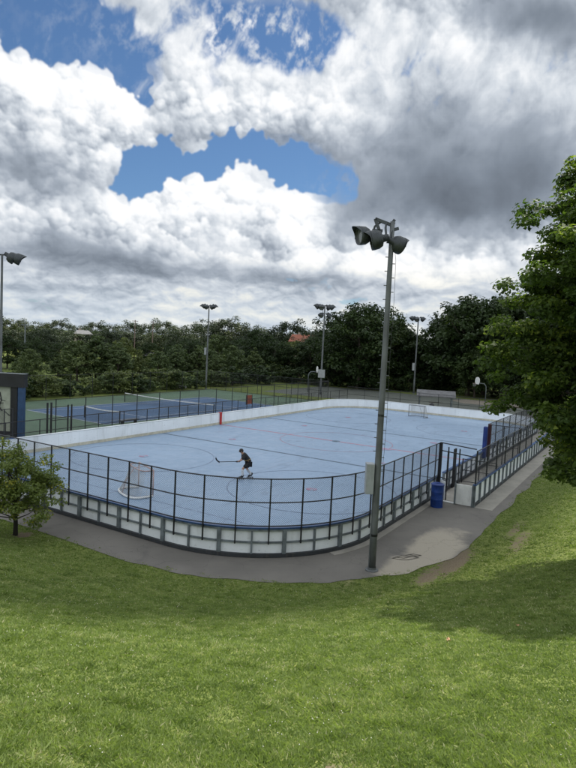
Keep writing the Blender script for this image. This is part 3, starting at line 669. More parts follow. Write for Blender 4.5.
# tennis courts
def flat(name, P, m_, z, lab=None):
    q = MB(); q.add([(x, y, z) for x, y in P], [tuple(range(len(P)))]); return tag(q.obj(name, m_), lab, kind='structure')
def court_mat(name, col):
    def f(n):
        p = pos(n); a = n.noise(p, .25, 5, .6); b = n.noise(p, 2., 5, .65)
        base = n.mix(n.ss(a, .3, .7), c4(*[q * .82 for q in col]), c4(*[q * 1.15 for q in col])); base = n.mix(n.ss(b, .55, .75, 0, .25), base, c4(*[q * .5 for q in col]))
        return (bsdf(n, base, .75, 0, bump(n, n.noise(p, 80, 2), .2, .003)),)
    return mat(name, f)
M_cgreen = court_mat('green_court_paint', (.070, .125, .072)); M_cblue = court_mat('blue_court_paint', (.042, .095, .185)); M_line = court_mat('white_court_lines', (.55, .56, .56)); M_tan = court_mat('grey_court_surface', (.085, .095, .080)); M_dirt = court_mat('tan_dirt', (.20, .175, .14))
flat('tennis_surround', [(-18.4, 14.9), (26.3, 14.9), (26.3, 33.4), (-18.4, 33.4)], M_cgreen, .012, 'green tennis court surround')
def court(cx, cy, rz):
    ca, sa = math.cos(rz), math.sin(rz); T = lambda x, y: (cx + x * ca - y * sa, cy + x * sa + y * ca)
    rc = lambda x0, y0, x1, y1: [T(x0, y0), T(x1, y0), T(x1, y1), T(x0, y1)]
    flat('tennis_court', rc(-11.95, -5.6, 11.95, 5.6), M_cblue, .016, 'blue tennis court playing area'); q = MB()
    for x in (-11.88, -6.4, 0 + 6.4, 11.88): hw = 5.48 if abs(x) > 8 else 4.11; q.add([(*p, .020) for p in rc(x - .04, -hw, x + .04, hw)], [(0, 1, 2, 3)])
    for y in (-5.48, -4.11, 4.11, 5.48): q.add([(*p, .024) for p in rc(-11.88, y - .035, 11.88, y + .035)], [(0, 1, 2, 3)])
    q.add([(*p, .024) for p in rc(-6.4, -.03, 6.4, .03)], [(0, 1, 2, 3)]); tag(q.obj('court_lines', M_line), kind='structure')
    return T
def tennis_net(T, hw, lab, x=0., h=.95):
    a, b = T(x, -hw), T(x, hw); R = empty('tennis_net', (*T(x, 0), 0), lab, 'tennis net', 'nets on the tennis courts')
    for p in (a, b): MB().tube([(*p, .015), (*p, h + .08)], .045, 8).obj('post', M_black, R)
    k = 14; pts = []
    for i in range(k + 1):
        f = i / k; pts.append((a[0] + (b[0] - a[0]) * f, a[1] + (b[1] - a[1]) * f, h - .10 * math.sin(math.pi * f)))
    d = Vector((b[0] - a[0], b[1] - a[1], 0)).normalized(); nn = Vector((-d.y, d.x, 0)) * .012; q = MB()
    for i in range(k): q.beam((pts[i][0], pts[i][1], pts[i][2]), (pts[i + 1][0], pts[i + 1][1], pts[i + 1][2]), .03, .08)
    q.obj('tape', M_white, R); q = MB(); n_ = int(hw * 2 / .12)
    for i in range(n_ + 1):
        f = i / n_; zt = h - .10 * math.sin(math.pi * f); x_, y_ = a[0] + (b[0] - a[0]) * f, a[1] + (b[1] - a[1]) * f; q.tube([(x_, y_, .08), (x_, y_, zt)], .004, 3, caps=False)
    for j in range(8):
        q.tube([(p[0], p[1], .08 + (p[2] - .1) * j / 8) for p in pts], .004, 3, caps=False)
    q.obj('netting', M_wire, R)
T1 = court(5.0, 21.9, R_(-3)); tennis_net(T1, 6.4, 'long tennis net stretched across the middle of the blue court')
f2, l2 = seg_fn((26.4, 14.7), (26.4, 33.6))
fence('tennis_fence', f2, l2, .06, 2.62, 2.7, 'black chain link fence closing the far end of the tennis court', rails=(0., .5, 1.), pitch=.14, pr=.03)
tennis_net(lambda x, y: (-5.9 + x + y * .06, 18.9 + y), 2.3, 'short portable net at the near left end of the tennis court, nearest the gate', h=1.0)
# orange panel on the inner side of the fence, small bench near it
R = empty('windbreak_panel', (9.5, 15.0, 0), 'small orange mesh panel hung on the tennis fence above the white boards', 'panel')
MB().box((9.5, 14.85, 1.25), (.9, .03, .9)).obj('sheet', M_orange, R); MB().box((9.0, 14.85, 1.25), (.04, .05, 1.0)).obj('frame', M_black, R); MB().box((10.0, 14.85, 1.25), (.04, .05, 1.0)).obj('frame', M_black, R)
R = empty('court_bench', (-6.0, 15.6, 0), 'low dark bench inside the tennis fence near the portable net', 'bench')
MB().box((-6, 15.6, .45), (1.8, .35, .05)).obj('seat', M_black, R)
for dx in (-.7, .7): MB().box((-6 + dx, 15.6, .22), (.06, .3, .42)).obj('leg', M_black, R)
flat('basketball_court', [(31, -12), (50, -12), (50, 28), (31, 28)], M_tan, .01, 'grey basketball court beyond the far end fence')
flat('bare_ground', [(43, -9), (49.5, -8), (49.5, 3.5), (46, 5), (42.5, 2)], M_dirt, .014, 'tan bare ground on the far side of the basketball court')
# ------------------------------------------------------------------ lamp poles
LAT = Vector((-.525, .849, 0)); TO = Vector((.849, .525, 0))
def head(R, p, d, s=1.):
    """floodlight: deep bell with a visor over the glass and a ballast box at its back"""
    d = Vector(d).normalized(); q = Vector((0, 0, 1)).rotation_difference(d).to_matrix(); p = Vector(p)
    H = MB().lathe([(.001, -.30 * s), (.10 * s, -.30 * s), (.12 * s, -.12 * s), (.23 * s, -.08 * s), (.295 * s, .04 * s), (.31 * s, .20 * s), (.305 * s, .27 * s), (.28 * s, .27 * s), (.24 * s, .10 * s)], 18, p, q).obj('housing', M_lampgrey, R, smooth=True)
    up = Vector((0, 0, 1)); n = 12; A = []; B = []; perp = up - d * up.dot(d); perp.normalize(); sd_ = d.cross(perp)
    for i in range(n + 1):
        a = math.pi * (i / n - .5) * 1.15; r = perp * math.cos(a) + sd_ * math.sin(a); A.append(p + r * .305 * s + d * .25 * s); B.append(p + r * .30 * s + d * (.27 + .20 * math.cos(a) ** 2) * s)
    A2 = [a + (a - p - d * .25 * s) * .04 for a in A]; B2 = [b + (b - p - d * .25 * s) * .03 for b in B]
    MB().strip(A, B).strip(A2, B2).strip(B, B2).obj('visor', M_lampgrey, H, smooth=True)
    MB().lathe([(.001, .2 * s), (.27 * s, .2 * s)], 18, p, q).obj('glass', M_lens, H)
    return H
def lamp_pole(loc, h, r0, r1, heads, label, box=None, arm=None, pegs=False, sign=False):
    R = empty('lamp_pole', loc, label, 'lamp pole', None if pegs else 'lamp poles beyond the rink'); x, y, z0 = loc; top = Vector((x, y, z0 + h))
    MB().tube([(x, y, z0 + h * i / 8) for i in range(9)], [r0 + (r1 - r0) * i / 8 for i in range(9)], 12).obj('shaft', M_pole, R, smooth=True)
    MB().lathe([(r0 + .09, 0), (r0 + .09, .03), (r0 + .02, .05), (r0 + .01, .12)], 14, (x, y, z0 + .015)).obj('base_plate', M_pole, R)
    if arm:
        for a in arm: MB().beam(top + LAT * a[0] + Vector((0, 0, a[2])), top + LAT * a[1] + Vector((0, 0, a[3])), .09, .09).obj('crossarm', M_lampgrey, R)
    for off, dz, d, s in heads:
        s = s * (1.0 if pegs else 1.3)
        p = top + LAT * off[0] + TO * off[1] + Vector((0, 0, dz)); hd = head(R, p, d, s)
        bk = p - Vector(d).normalized() * .22 * s; MB().tube([bk, (bk + top + LAT * off[0] * .6) / 2 + Vector((0, 0, .06)), top + LAT * off[0] * .45 + Vector((0, 0, -.02))], .035, 6).obj('bracket', M_lampgrey, R)
    if box:
        for bz, bh, bw, bd in box: MB().box((*(Vector((x, y)) + Vector((LAT.x, LAT.y)) * (r0 + bw / 2 - .0)), bz), (bw, bd, bh), math.atan2(LAT.y, LAT.x)).obj('switch_box', M_box, R, bevel=.015)
    if pegs:
        for i in range(17):
            z = 3.4 + i * .44; rr = r0 + (r1 - r0) * z / h; c_ = Vector((x, y, z))
            for sg in (-1, 1): MB().tube([c_ + LAT * sg * rr * .8 + Vector((0, 0, .1 * sg)), c_ + LAT * sg * (rr + .08) + Vector((0, 0, .1 * sg))], .014, 5).obj('climbing_peg', M_pole, R)
        MB().tube([Vector((x, y, 0)) - LAT * (r1 + o_) + Vector((0, 0, z)) for o_, z in ((.02, 10.5), (.10, 10.0), (.12, 8.6), (.10, 6.8), (.12, 5.0), (.10, 3.9), (.08, 3.5))], .006, 5).obj('cable', M_black, R)
        MB().tube([Vector((x, y, 0)) + LAT * (r0 - .01) - TO * .05 + Vector((0, 0, z)) for z in (.1, 2.7)], .022, 6).obj('conduit', M_pole, R)
        for z in (1.2, 5.1, 7.7): MB().lathe([(r0 - z * .0065 + .012, -.04), (r0 - z * .0065 + .014, .04)], 14, (x, y, z)).obj('band', M_black, R)
    return R
lamp_pole((-21.875, -12.50, 0), 11.2, .122, .074,
          [((.80, .05), -.46, (-.70, .62, -.10), .95), ((.42, -.24), -.60, (-.40, .75, -.20), 1.0), ((-.12, .0), -.66, (.60, -.42, -.22), .90)],
          'tall grey lamp pole nearest the camera, standing on the path with a pale switch box', box=[(3.05, .98, .26, .34)], arm=[(.55, 0.05, .06, -.10), (.55, .40, .06, -.30), (.05, -.06, -.10, .06), (.62, .30, -.30, -.30), (.0, -.20, -.26, -.20)], pegs=True)
lamp_pole((26.2, 34.3, 0), 11.9, .13, .08, [((.75, 0), -.05, (-.5, .5, -.7), .85), ((-.75, 0), -.05, (.5, -.5, -.7), .85), ((.35, 0), -.15, (-.8, -.2, -.6), .85), ((-.35, 0), -.15, (.1, -.8, -.6), .85)],
          'slim lamp pole rising from the far corner of the tennis court', box=[(5.4, 1.0, .3, .3)], arm=[(.9, -.9, -.05, -.05)])
lamp_pole((34.2, 20.0, 0), 12.7, .15, .09, [((.95, 0), -.15, (-.6, .6, -.5) , 1.0), ((-.45, 0), -.25, (.6, -.5, -.6), 1.0), ((.45, -.3), -.25, (-.8, -.2, -.6), 1.0), ((-.9, -.1), -.2, (.2, -.8, -.6), 1.0), ((.4, 0), -1.35, (-.7, .2, -.6), .95), ((-.55, 0), -1.4, (.6, -.6, -.6), .95)],
          'lamp pole with clustered heads and a square white sign box', box=[], arm=[(1.0, -1.0, -.1, -.1), (.5, -.6, -1.2, -1.2)])
lamp_pole((51.5, 12.4, 0), 12.2, .15, .09, [((.85, 0), -.15, (-.6, .6, -.6), 1.0), ((-.6, 0), -.2, (.6, -.6, -.6), 1.0), ((.2, 0), -.25, (-.8, -.2, -.6), 1.0)],
          'lamp pole standing in front of the dark trees right of the tall near pole', box=[(4.3, 1.2, .35, .35)], arm=[(.95, -.75, -.1, -.1)])
lamp_pole((-14.8, 19.1, 0), 12.35, .12, .075, [((-.55, 0), -.1, (.6, -.5, -.45), 1.0), ((-.95, 0), -.18, (.75, -.55, -.35), 1.0), ((.6, 0), -.1, (-.5, .6, -.6), 1.0)],
          'lamp pole cut by the left edge of the picture above the dark framed board', arm=[(.8, -1.0, 0, 0)])
# sign box on the third pole
R = empty('sign_box', (34.0, 19.9, 3.2), 'square white sign box fixed to the far lamp pole with the cluster of heads', 'sign')
MB().box((33.98, 19.87, 3.05), (.16, .95, 1.15), R_(31)).obj('panel', M_box, R, bevel=.02)

# slim poles among the far trees
def slim(x, y, z, label, m_=None, s=1.):
    R = empty('utility_pole', (x, y, 0), label, 'pole', 'slim poles among the far trees'); b = float(hgt(x, y))
    MB().tube([(x, y, b), (x, y, z)], [.16 * s, .11 * s], 7).obj('shaft', m_ or M_galv, R); MB().beam(Vector((x, y, z - .3)) + LAT * .8, Vector((x, y, z - .3)) - LAT * .8, .14, .14).obj('crossarm', m_ or M_galv, R)
slim(75.6, 108.4, 8.2, 'slim grey pole standing among the far trees, second from the left edge'); slim(30.0, 82.0, 8.4, 'slim grey pole at the far left in front of the trees')
slim(75.7, 100.6, 11.2, 'left of the pair of brownish poles rising above the far wood', M_rust); slim(84.5, 102.6, 11.4, 'right of the pair of brownish poles rising above the far wood', M_rust)

# ------------------------------------------------------------------ goals
def goal(label, tube_m, base_m, thick, loc, rz, cords=True):
    R = empty('hockey_goal', (0, 0, 0), label, 'hockey goal', 'goals on the rink'); hw, h = .915, 1.22; ub = []; ut = []
    for i in range(25):
        a = math.pi * i / 24; f = math.sin(a); ub.append((-.25 - .86 * f ** .38, hw * 1.12 * math.cos(a) if 0 < i < 24 else hw * (1 if i == 0 else -1), thick)); ut.append((-.04 - .52 * f ** .28, hw * .98 * math.cos(a), h - .02))
    ub[0] = (0, hw, thick); ub[-1] = (0, -hw, thick)
    for sg in (1, -1): MB().tube([(0, sg * hw, .03), (0, sg * hw, h)], .030, 10).obj('goal_post', tube_m, R, smooth=True)
    MB().tube([(0, hw, h), (0, -hw, h)], .030, 10).obj('crossbar', tube_m, R, smooth=True)
    MB().tube(ut, .026, 6).obj('top_frame', tube_m, R, smooth=True); MB().tube([(-.54, 0, h - .02), (-.02, 0, h)], .016, 6).obj('top_strut', tube_m, R)
    MB().tube(ub, thick, 8).obj('base_frame', base_m, R, smooth=True)
    MB().tube([ut[12], (-.95, 0, .6), ub[12]], .016, 6).obj('back_strut', tube_m, R)
    q = MB(); n = 46
    def at_(L_, f): f *= len(L_) - 1; i = min(int(f), len(L_) - 2); t = f - i; return Vector(L_[i]).lerp(Vector(L_[i + 1]), t)
    for i in range(n + 1):
        f = i / n; a, b = at_(ut, f), at_(ub, f); mid = (a + b) / 2 + Vector((.10 * math.sin(math.pi * f), 0, -.04)); q.tube([a, mid, b], .006, 3, caps=False)
    for j in range(1, 13):
        g = j / 13; pts = []
        for i in range(25):
            a, b = Vector(ut[i]), Vector(ub[i]); m_ = (a + b) / 2 + Vector((.10 * math.sin(math.pi * i / 24), 0, -.04)); pts.append(a.lerp(m_, g * 2) if g < .5 else m_.lerp(b, g * 2 - 1))
        q.tube(pts, .006, 3, caps=False)
    for i in range(9): y = -hw + 2 * hw * i / 8; q.tube([(0, y, h), (-.04 - .52 * max(0, 1 - (y / hw) ** 2) ** .3, y, h - .02)], .004, 3, caps=False)
    if cords: q.obj('netting', M_netting, R)
    R.location = loc; R.rotation_euler = (0, 0, rz); return R
goal('near hockey goal with white padded base, seen through the fence', M_tubered, M_white, .05, (-19.85, -.25, .035), R_(-24))
goal('small looking hockey goal with thin grey frame at the far end of the rink', M_greytube, M_greytube, .025, (20.45, 1.0, .035), R_(168))
for o in list(bpy.data.objects):
    if o.name.startswith('hockey_goal.'):
        for c_ in kids(o):
            if c_.name.startswith('netting'): c_.scale = (1, 1, 1)

# ------------------------------------------------------------------ skater
def skin_obj(name, pts, edges, radii, m_, parent, root=0, sub=2):
    me = bpy.data.meshes.new(name); me.from_pydata([tuple(p) for p in pts], edges, []); me.update(); o = bpy.data.objects.new(name, me); C.objects.link(o)
    sk = o.modifiers.new('skin', 'SKIN'); sk.use_smooth_shade = True
    if not me.skin_vertices: bpy.context.view_layer.objects.active = o
    for i, r in enumerate(radii):
        sv = me.skin_vertices[0].data[i]; sv.radius = (r, r) if not hasattr(r, '__len__') else r; sv.use_root = (i == root)
    ss_ = o.modifiers.new('sub', 'SUBSURF'); ss_.levels = sub; ss_.render_levels = sub; me.materials.append(m_)
    o.parent = parent; return o
M_skin = worn('skin', (.36, .20, .13), .55, var=.06, dirt=(.3, .16, .1), dirt_amt=.1)
M_hair = worn('dark_hair', (.012, .010, .009), .7)
M_jersey = worn('black_jersey_cloth', (.014, .014, .015), .85)
M_shorts = worn('black_shorts_cloth', (.012, .012, .014), .85)
M_sock = worn('white_socks', (.52, .53, .55), .85)
M_skate = worn('black_skate', (.010, .010, .012), .4)
M_trim = worn('pale_gold_trim', (.34, .25, .10), .8)
M_wheel = worn('grey_skate_wheel', (.10, .10, .11), .5)
R = empty('person', (0, 0, 0), 'skater in black jersey and shorts with white socks, bent forward over a hockey stick', 'person')
# x forward, y to the skater's left, z up
J = dict(pelvis=(-.20, 0, .84), waist=(-.13, 0, .97), chest=(.01, 0, 1.14), neckb=(.10, 0, 1.25), neck=(.155, 0, 1.30), head=(.21, 0, 1.375), crown=(.225, 0, 1.45),
         shl=(.03, .17, 1.21), ell=(.17, .25, 1.00), wrl=(.36, .14, .90), hal=(.41, .11, .885), shr=(.03, -.17, 1.21), elr=(.12, -.27, .99), wrr=(.24, -.13, .86), har=(.29, -.11, .845),
         hil=(-.19, .10, .79), knl=(.12, .13, .53), anl=(.10, .14, .15), tol=(.28, .15, .10), hir=(-.19, -.10, .79), knr=(-.13, -.16, .47), anr=(-.38, -.19, .16), tor=(-.22, -.20, .10))
K = list(J); ix = {k: i for i, k in enumerate(K)}
Ed = [('pelvis', 'waist'), ('waist', 'chest'), ('chest', 'neckb'), ('neckb', 'neck'), ('neck', 'head'), ('head', 'crown'), ('chest', 'shl'), ('shl', 'ell'), ('ell', 'wrl'), ('wrl', 'hal'), ('chest', 'shr'), ('shr', 'elr'), ('elr', 'wrr'), ('wrr', 'har'),
      ('pelvis', 'hil'), ('hil', 'knl'), ('knl', 'anl'), ('anl', 'tol'), ('pelvis', 'hir'), ('hir', 'knr'), ('knr', 'anr'), ('anr', 'tor')]
rad = dict(pelvis=.12, waist=.12, chest=.13, neckb=.07, neck=.055, head=.092, crown=.075, shl=.06, ell=.042, wrl=.028, hal=.03, shr=.06, elr=.042, wrr=.028, har=.03, hil=.085, knl=.058, anl=.04, tol=.035, hir=.085, knr=.058, anr=.04, tor=.035)
body = skin_obj('body', [J[k] for k in K], [(ix[a], ix[b]) for a, b in Ed], [rad[k] for k in K], M_skin, R)
def cloth(name, ks, es, rs, m_, par=R):
    i2 = {k: i for i, k in enumerate(ks)}
    return skin_obj(name, [J[k] if isinstance(k, str) else k for k in ks], [(i2[a], i2[b]) for a, b in es], rs, m_, par)
jer = cloth('jersey', ['pelvis', 'waist', 'chest', 'neckb', 'shl', 'ell', 'shr', 'elr'], [('pelvis', 'waist'), ('waist', 'chest'), ('chest', 'neckb'), ('chest', 'shl'), ('shl', 'ell'), ('chest', 'shr'), ('shr', 'elr')], [.17, .165, .18, .09, .098, .074, .098, .074], M_jersey)
mid = lambda a, b, t: tuple(Vector(J[a]).lerp(Vector(J[b]), t))
J['kl2'], J['kr2'] = mid('hil', 'knl', .82), mid('hir', 'knr', .82); J['sl2'], J['sr2'] = mid('knl', 'anl', .75), mid('knr', 'anr', .75)
cloth('shorts', ['pelvis', 'hil', 'kl2', 'hir', 'kr2'], [('pelvis', 'hil'), ('hil', 'kl2'), ('pelvis', 'hir'), ('hir', 'kr2')], [.165, .13, .105, .13, .105], M_shorts)
cloth('sock', ['knl', 'sl2', 'anl'], [('knl', 'sl2'), ('sl2', 'anl')], [.074, .066, .056], M_sock); cloth('sock', ['knr', 'sr2', 'anr'], [('knr', 'sr2'), ('sr2', 'anr')], [.074, .066, .056], M_sock)
for s_, a, t in (('l', 'anl', 'tol'), ('r', 'anr', 'tor')):
    A_, T_ = Vector(J[a]), Vector(J[t]); up = A_ + Vector((-.02, 0, .13)); heel = A_ + Vector((-.05, 0, -.02)); toe = T_ + Vector((.03, 0, .0))
    sk = skin_obj('skate', [A_, up, heel, (A_ + T_) / 2, toe], [(0, 1), (0, 2), (0, 3), (3, 4)], [.058, .056, .045, .048, .042], M_skate, R); fr = MB(); fr.beam((heel.x - .02, heel.y, .055), (toe.x + .02, toe.y, .055), .03, .03)
    f_ = fr.obj('wheel_frame', M_wheel, None); f_.parent = sk
    for i in range(4):
        x_ = heel.x - .01 + (toe.x - heel.x + .03) * i / 3; w_ = MB().lathe([(.001, -.012), (.03, -.012), (.036, 0), (.03, .012), (.001, .012)], 12, (x_, toe.y, .036), Matrix.Rotation(math.pi / 2, 3, 'X')).obj('wheel', M_wheel, None, smooth=True); w_.parent = sk
hair = MB(); hp = Vector(J['head']); q_ = Matrix.Rotation(R_(-25), 3, 'Y') if False else Matrix.Rotation(R_(12), 3, 'Y')
hair.lathe([(.001, .135), (.055, .125), (.092, .09), (.108, .04), (.106, .0), (.098, -.03), (.085, -.035)], 20, hp + Vector((-.018, 0, .005)), q_); hair.obj('hair', M_hair, R, smooth=True)
face = MB().tube([hp + Vector((.085, 0, .03)), hp + Vector((.115, 0, -.01)), hp + Vector((.09, 0, -.02))], [.008, .016, .01], 6).obj('nose', M_skin, R, smooth=True)
for sg in (-1, 1):
    MB().lathe([(.001, -.006), (.012, -.002), (.012, .002), (.001, .006)], 10, hp + Vector((.086, sg * .034, .022)), Matrix.Rotation(math.pi / 2, 3, 'Y')).obj('eye', M_hair, R)
    MB().lathe([(.001, -.012), (.022, -.006), (.026, .006), (.001, .012)], 10, hp + Vector((-.01, sg * .098, .0)), Matrix.Rotation(math.pi / 2, 3, 'X')).obj('ear', M_skin, R, smooth=True)
MB().box((hp.x + .083, 0, hp.z - .045), (.012, .05, .010)).obj('mouth', M_maroon, R)
# number-like pale trim across jersey front and hem
tr_ = MB(); tr_.tube([Vector(J['waist']) + Vector((.02 + .158 * math.cos(a), .160 * math.sin(a), .0 - .05 * math.cos(a))) for a in np.linspace(0, 2 * math.pi, 25)[:-1]], .014, 6, closed=True); tr_.obj('jersey_stripe', M_trim, R, smooth=True)
# gloves: palm, four fingers and thumb curled round the shaft
ha, hb = Vector(J['hal']), Vector(J['har']); sh_d = (ha - hb).normalized(); butt = hb - sh_d * .22
for nm, hpnt, fr_ in (('glove', ha, Vector(J['wrl'])), ('glove', hb, Vector(J['wrr']))):
    pts = [fr_, fr_.lerp(hpnt, .7), hpnt]; ed = [(0, 1), (1, 2)]; rs = [.045, .048, .044]; side = (hpnt - fr_).normalized(); up_ = sh_d.cross(side).normalized()
    for i, ln_ in enumerate((.055, .062, .058, .048)):
        b0 = hpnt + sh_d * (-.038 + .025 * i); k0 = len(pts); pts += [b0 + side * .02, b0 + side * .04 + up_ * .02, b0 + side * .03 - up_ * (ln_ * .6)]; ed += [(2, k0), (k0, k0 + 1), (k0 + 1, k0 + 2)]; rs += [.014, .013, .011]
    k0 = len(pts); pts += [hpnt + sh_d * .05 - up_ * .01, hpnt + sh_d * .06 + side * .035 - up_ * .02]; ed += [(1, k0), (k0, k0 + 1)]; rs += [.016, .013]
    skin_obj(nm, pts, ed, rs, M_skate, R)
PR = Vector((-14.55, -2.05, .034)); PZ = math.atan2(.849, -.525) + R_(10)
R.scale = (1.06,) * 3; R.location = PR; R.rotation_euler = (0, 0, PZ)
S = empty('hockey_stick', (0, 0, 0), 'black hockey stick held low out in front of the skater', 'hockey stick')
tip = ha + (ha - hb).normalized() * .0 + Vector((.86, .02, -.02)) ; MB().beam(butt, tip, .022, .030).obj('shaft', M_black, S, bevel=.004)
bl = MB(); bp = [tip + Vector(v) for v in ((-.03, 0, -.02), (.06, 0, .03), (.13, .01, .10), (.17, .03, .19), (.175, .05, .25))]
for i in range(4): bl.beam(bp[i], bp[i + 1], .012, .07)
bl.obj('blade', M_black, S); S.scale = (1.06,) * 3; S.location = PR; S.rotation_euler = (0, 0, PZ)

# ------------------------------------------------------------------ dark framed board beyond the tennis side corner
R = empty('practice_board', (-17.0, 14.2, 0), 'big dark framed pale board with blue post at the left edge', 'practice board')
b0 = Vector((-16.75, 13.75, 0)); L2 = LAT
def along(a, z): return b0 + L2 * a + Vector((0, 0, z))
MB().beam(along(.0, 0), along(.0, 4.4), .42, .30, LAT).obj('padded_post', worn('blue_post_cover', (.018, .055, .13), .5), R); MB().beam(along(.45, 0), along(.45, 4.42), .22, .42, LAT).obj('post', M_black, R); MB().beam(along(5.4, 0), along(5.4, 4.42), .3, .4, LAT).obj('post', M_black, R)
MB().beam(along(-.25, 4.06), along(5.6, 4.06), .5, .82).obj('header', M_black, R); MB().beam(along(-.28, 4.49), along(5.65, 4.49), .56, .035).obj('roof_cap', M_galv, R)
M_pboard = worn('pale_green_board', (.34, .37, .29), .6, var=.12, dirt=(.15, .14, .09))
MB().beam(along(.56, 2.24), along(5.3, 2.24), .06, 2.82).obj('panel', M_pboard, R); MB().beam(along(.5, .7), along(5.35, .7), .1, .25).obj('rail', M_black, R)
q = MB(); fo = -TO * .05
def stroke(pts, r): q.tube([along(a, z) + fo for a, z in pts], r, 5)
stroke([(1.35, 3.3), (1.25, 2.8), (1.4, 2.4), (1.2, 2.1)], .035); stroke([(1.0, 2.75), (1.25, 2.8), (1.55, 3.0)], .02); stroke([(1.9, 2.5), (1.4, 2.4)], .02); stroke([(1.05, 2.1), (.75, 1.85), (.62, 1.9)], .025); stroke([(1.7, 2.9), (2.1, 2.7), (2.0, 2.2)], .02); stroke([(2.6, 3.0), (2.9, 2.4)], .03)
q.obj('mark', M_black, R)

# ------------------------------------------------------------------ basketball hoops and court shelter
def hoop(loc, rz, label):
    R = empty('basketball_hoop', (0, 0, 0), label, 'basketball hoop', 'basketball hoops beyond the rink')
    MB().tube([(0, 0, 0), (0, 0, 2.3), (.06, 0, 2.75), (.3, 0, 3.02), (.7, 0, 3.08), (1.2, 0, 3.05)], .055, 10).obj('post', M_galv, R, smooth=True)
    A = [(1.24, .45, 2.95), (1.24, .68, 3.25), (1.24, .66, 3.55), (1.24, .45, 3.8), (1.24, 0, 3.9), (1.24, -.45, 3.8), (1.24, -.66, 3.55), (1.24, -.68, 3.25), (1.24, -.45, 2.95)]; q = MB(); n = len(A)
    q.add([tuple(p) for p in A] + [(p[0] + .05, p[1], p[2]) for p in A], [tuple(range(n - 1, -1, -1)), tuple(range(n, 2 * n))] + [(i, (i + 1) % n, n + (i + 1) % n, n + i) for i in range(n)]); q.obj('backboard', M_white, R)
    MB().tube([(1.29 + .12 + .23 * (1 - math.cos(a)), .23 * math.sin(a), 3.05) for a in np.linspace(0, 2 * math.pi, 21)[:-1]], .012, 6, closed=True).obj('rim', M_tubered, R)
    q = MB()
    for i in range(10):
        a = 2 * math.pi * i / 10; q.tube([(1.64 + .23 * math.cos(a), .23 * math.sin(a), 3.05), (1.64 + .13 * math.cos(a + .3), .13 * math.sin(a + .3), 2.65)], .006, 3)
    q.obj('net', M_netting, R); R.location = loc; R.rotation_euler = (0, 0, rz)
hoop((40.3, -1.4, .01), R_(128), 'basketball hoop with curved post right of the grey shelter roof')
hoop((36.5, 23.4, .01), R_(-50), 'basketball hoop just left of the pole with the white sign box')
R = empty('park_shelter', (32, 3, 0), 'low grey roofed shelter behind the far end fence', 'shelter')
rd_ = Vector((.35, -.94, 0)); pd = Vector((.94, .35, 0)); c0 = Vector((31.8, 2.6, 0))
for sa in (-1, 1):
    for sb in (-1, 1): MB().beam(c0 + rd_ * sa * 1.9 + pd * sb * .9, c0 + rd_ * sa * 1.9 + pd * sb * .9 + Vector((0, 0, 1.55)), .09, .09).obj('post', M_frame, R)
q = MB(); e = [c0 + rd_ * 2.3 * a + pd * 1.35 * b + Vector((0, 0, z)) for a, b, z in ((-1, -1, 1.5), (1, -1, 1.5), (1, 0, 2.15), (-1, 0, 2.15), (-1, 1, 1.5), (1, 1, 1.5))]; e2 = [p + Vector((0, 0, .09)) for p in e]
q.add(e + e2, [(0, 1, 2, 3), (3, 2, 5, 4), (6, 9, 8, 7), (9, 10, 11, 8), (0, 6, 7, 1), (4, 5, 11, 10), (0, 3, 9, 6), (3, 4, 10, 9), (1, 7, 8, 2), (2, 8, 11, 5)]); q.obj('roof', M_roofgrey, R)
MB().box((c0.x, c0.y, .75), (1.6, .7, .05), R_(-70)).obj('table_top', M_wood, R)
R = empty('storage_box', (23.5, 36.5, 0), 'small white box standing at the foot of the lamp pole beyond the tennis court', 'storage box')
MB().box((23.6, 36.6, .42), (1.3, .7, .7), R_(-55)).obj('body', M_white, R, bevel=.05); MB().box((23.6, 36.6, .80), (1.36, .76, .07), R_(-55)).obj('lid', M_white, R, bevel=.02)
def house(loc, w_, d_, h_, rh, rz, wall, roof, label):
    R = empty('house', (0, 0, 0), label, 'house', 'roofs among the far trees'); MB().box((0, 0, h_ / 2), (d_, w_, h_)).obj('wall', wall, R); e = .5
    A = [(-d_ / 2 - e, -w_ / 2 - e, h_ + .003), (d_ / 2 + e, -w_ / 2 - e, h_ + .003), (d_ / 2 + e, w_ / 2 + e, h_ + .003), (-d_ / 2 - e, w_ / 2 + e, h_ + .003), (0, -w_ / 2 + .6, h_ + rh), (0, w_ / 2 - .6, h_ + rh)]
    rf = MB().add(A, [(3, 2, 1, 0), (0, 1, 4), (2, 3, 5), (1, 2, 5, 4), (3, 0, 4, 5)]).obj('roof', roof, R); c_ = MB().box((.6, w_ * .2, h_ + rh), (.7, .7, 1.2)).obj('chimney', M_brick, None); c_.parent = rf
    for i in range(3):
        for zz in ([h_ * .3, h_ * .75] if h_ > 5 else [h_ * .55]): MB().box((-d_ / 2 - .02, -w_ / 2 + w_ * (i + .5) / 3, zz), (.08, 1.0, 1.2)).obj('window', M_glassd, R)
    R.location = loc; R.rotation_euler = (0, 0, rz)
house((86.8, 135.4, 0), 4.6, 5, 6.6, 1.2, R_(57), M_brick, M_roofgrey, 'narrow building with grey roof poking out of the wood at left')
house((60.3, 78.5, -.5), 5.4, 5, 2.7, 1.2, R_(52), M_brick, M_roofgrey, 'small pale grey roof among the olive trees behind the tennis court')
house((116.2, 70.6, 0), 9, 7, 7.4, 2.3, R_(31), M_brick, M_roofred, 'house with reddish roof half hidden by trees left of the sign box pole')

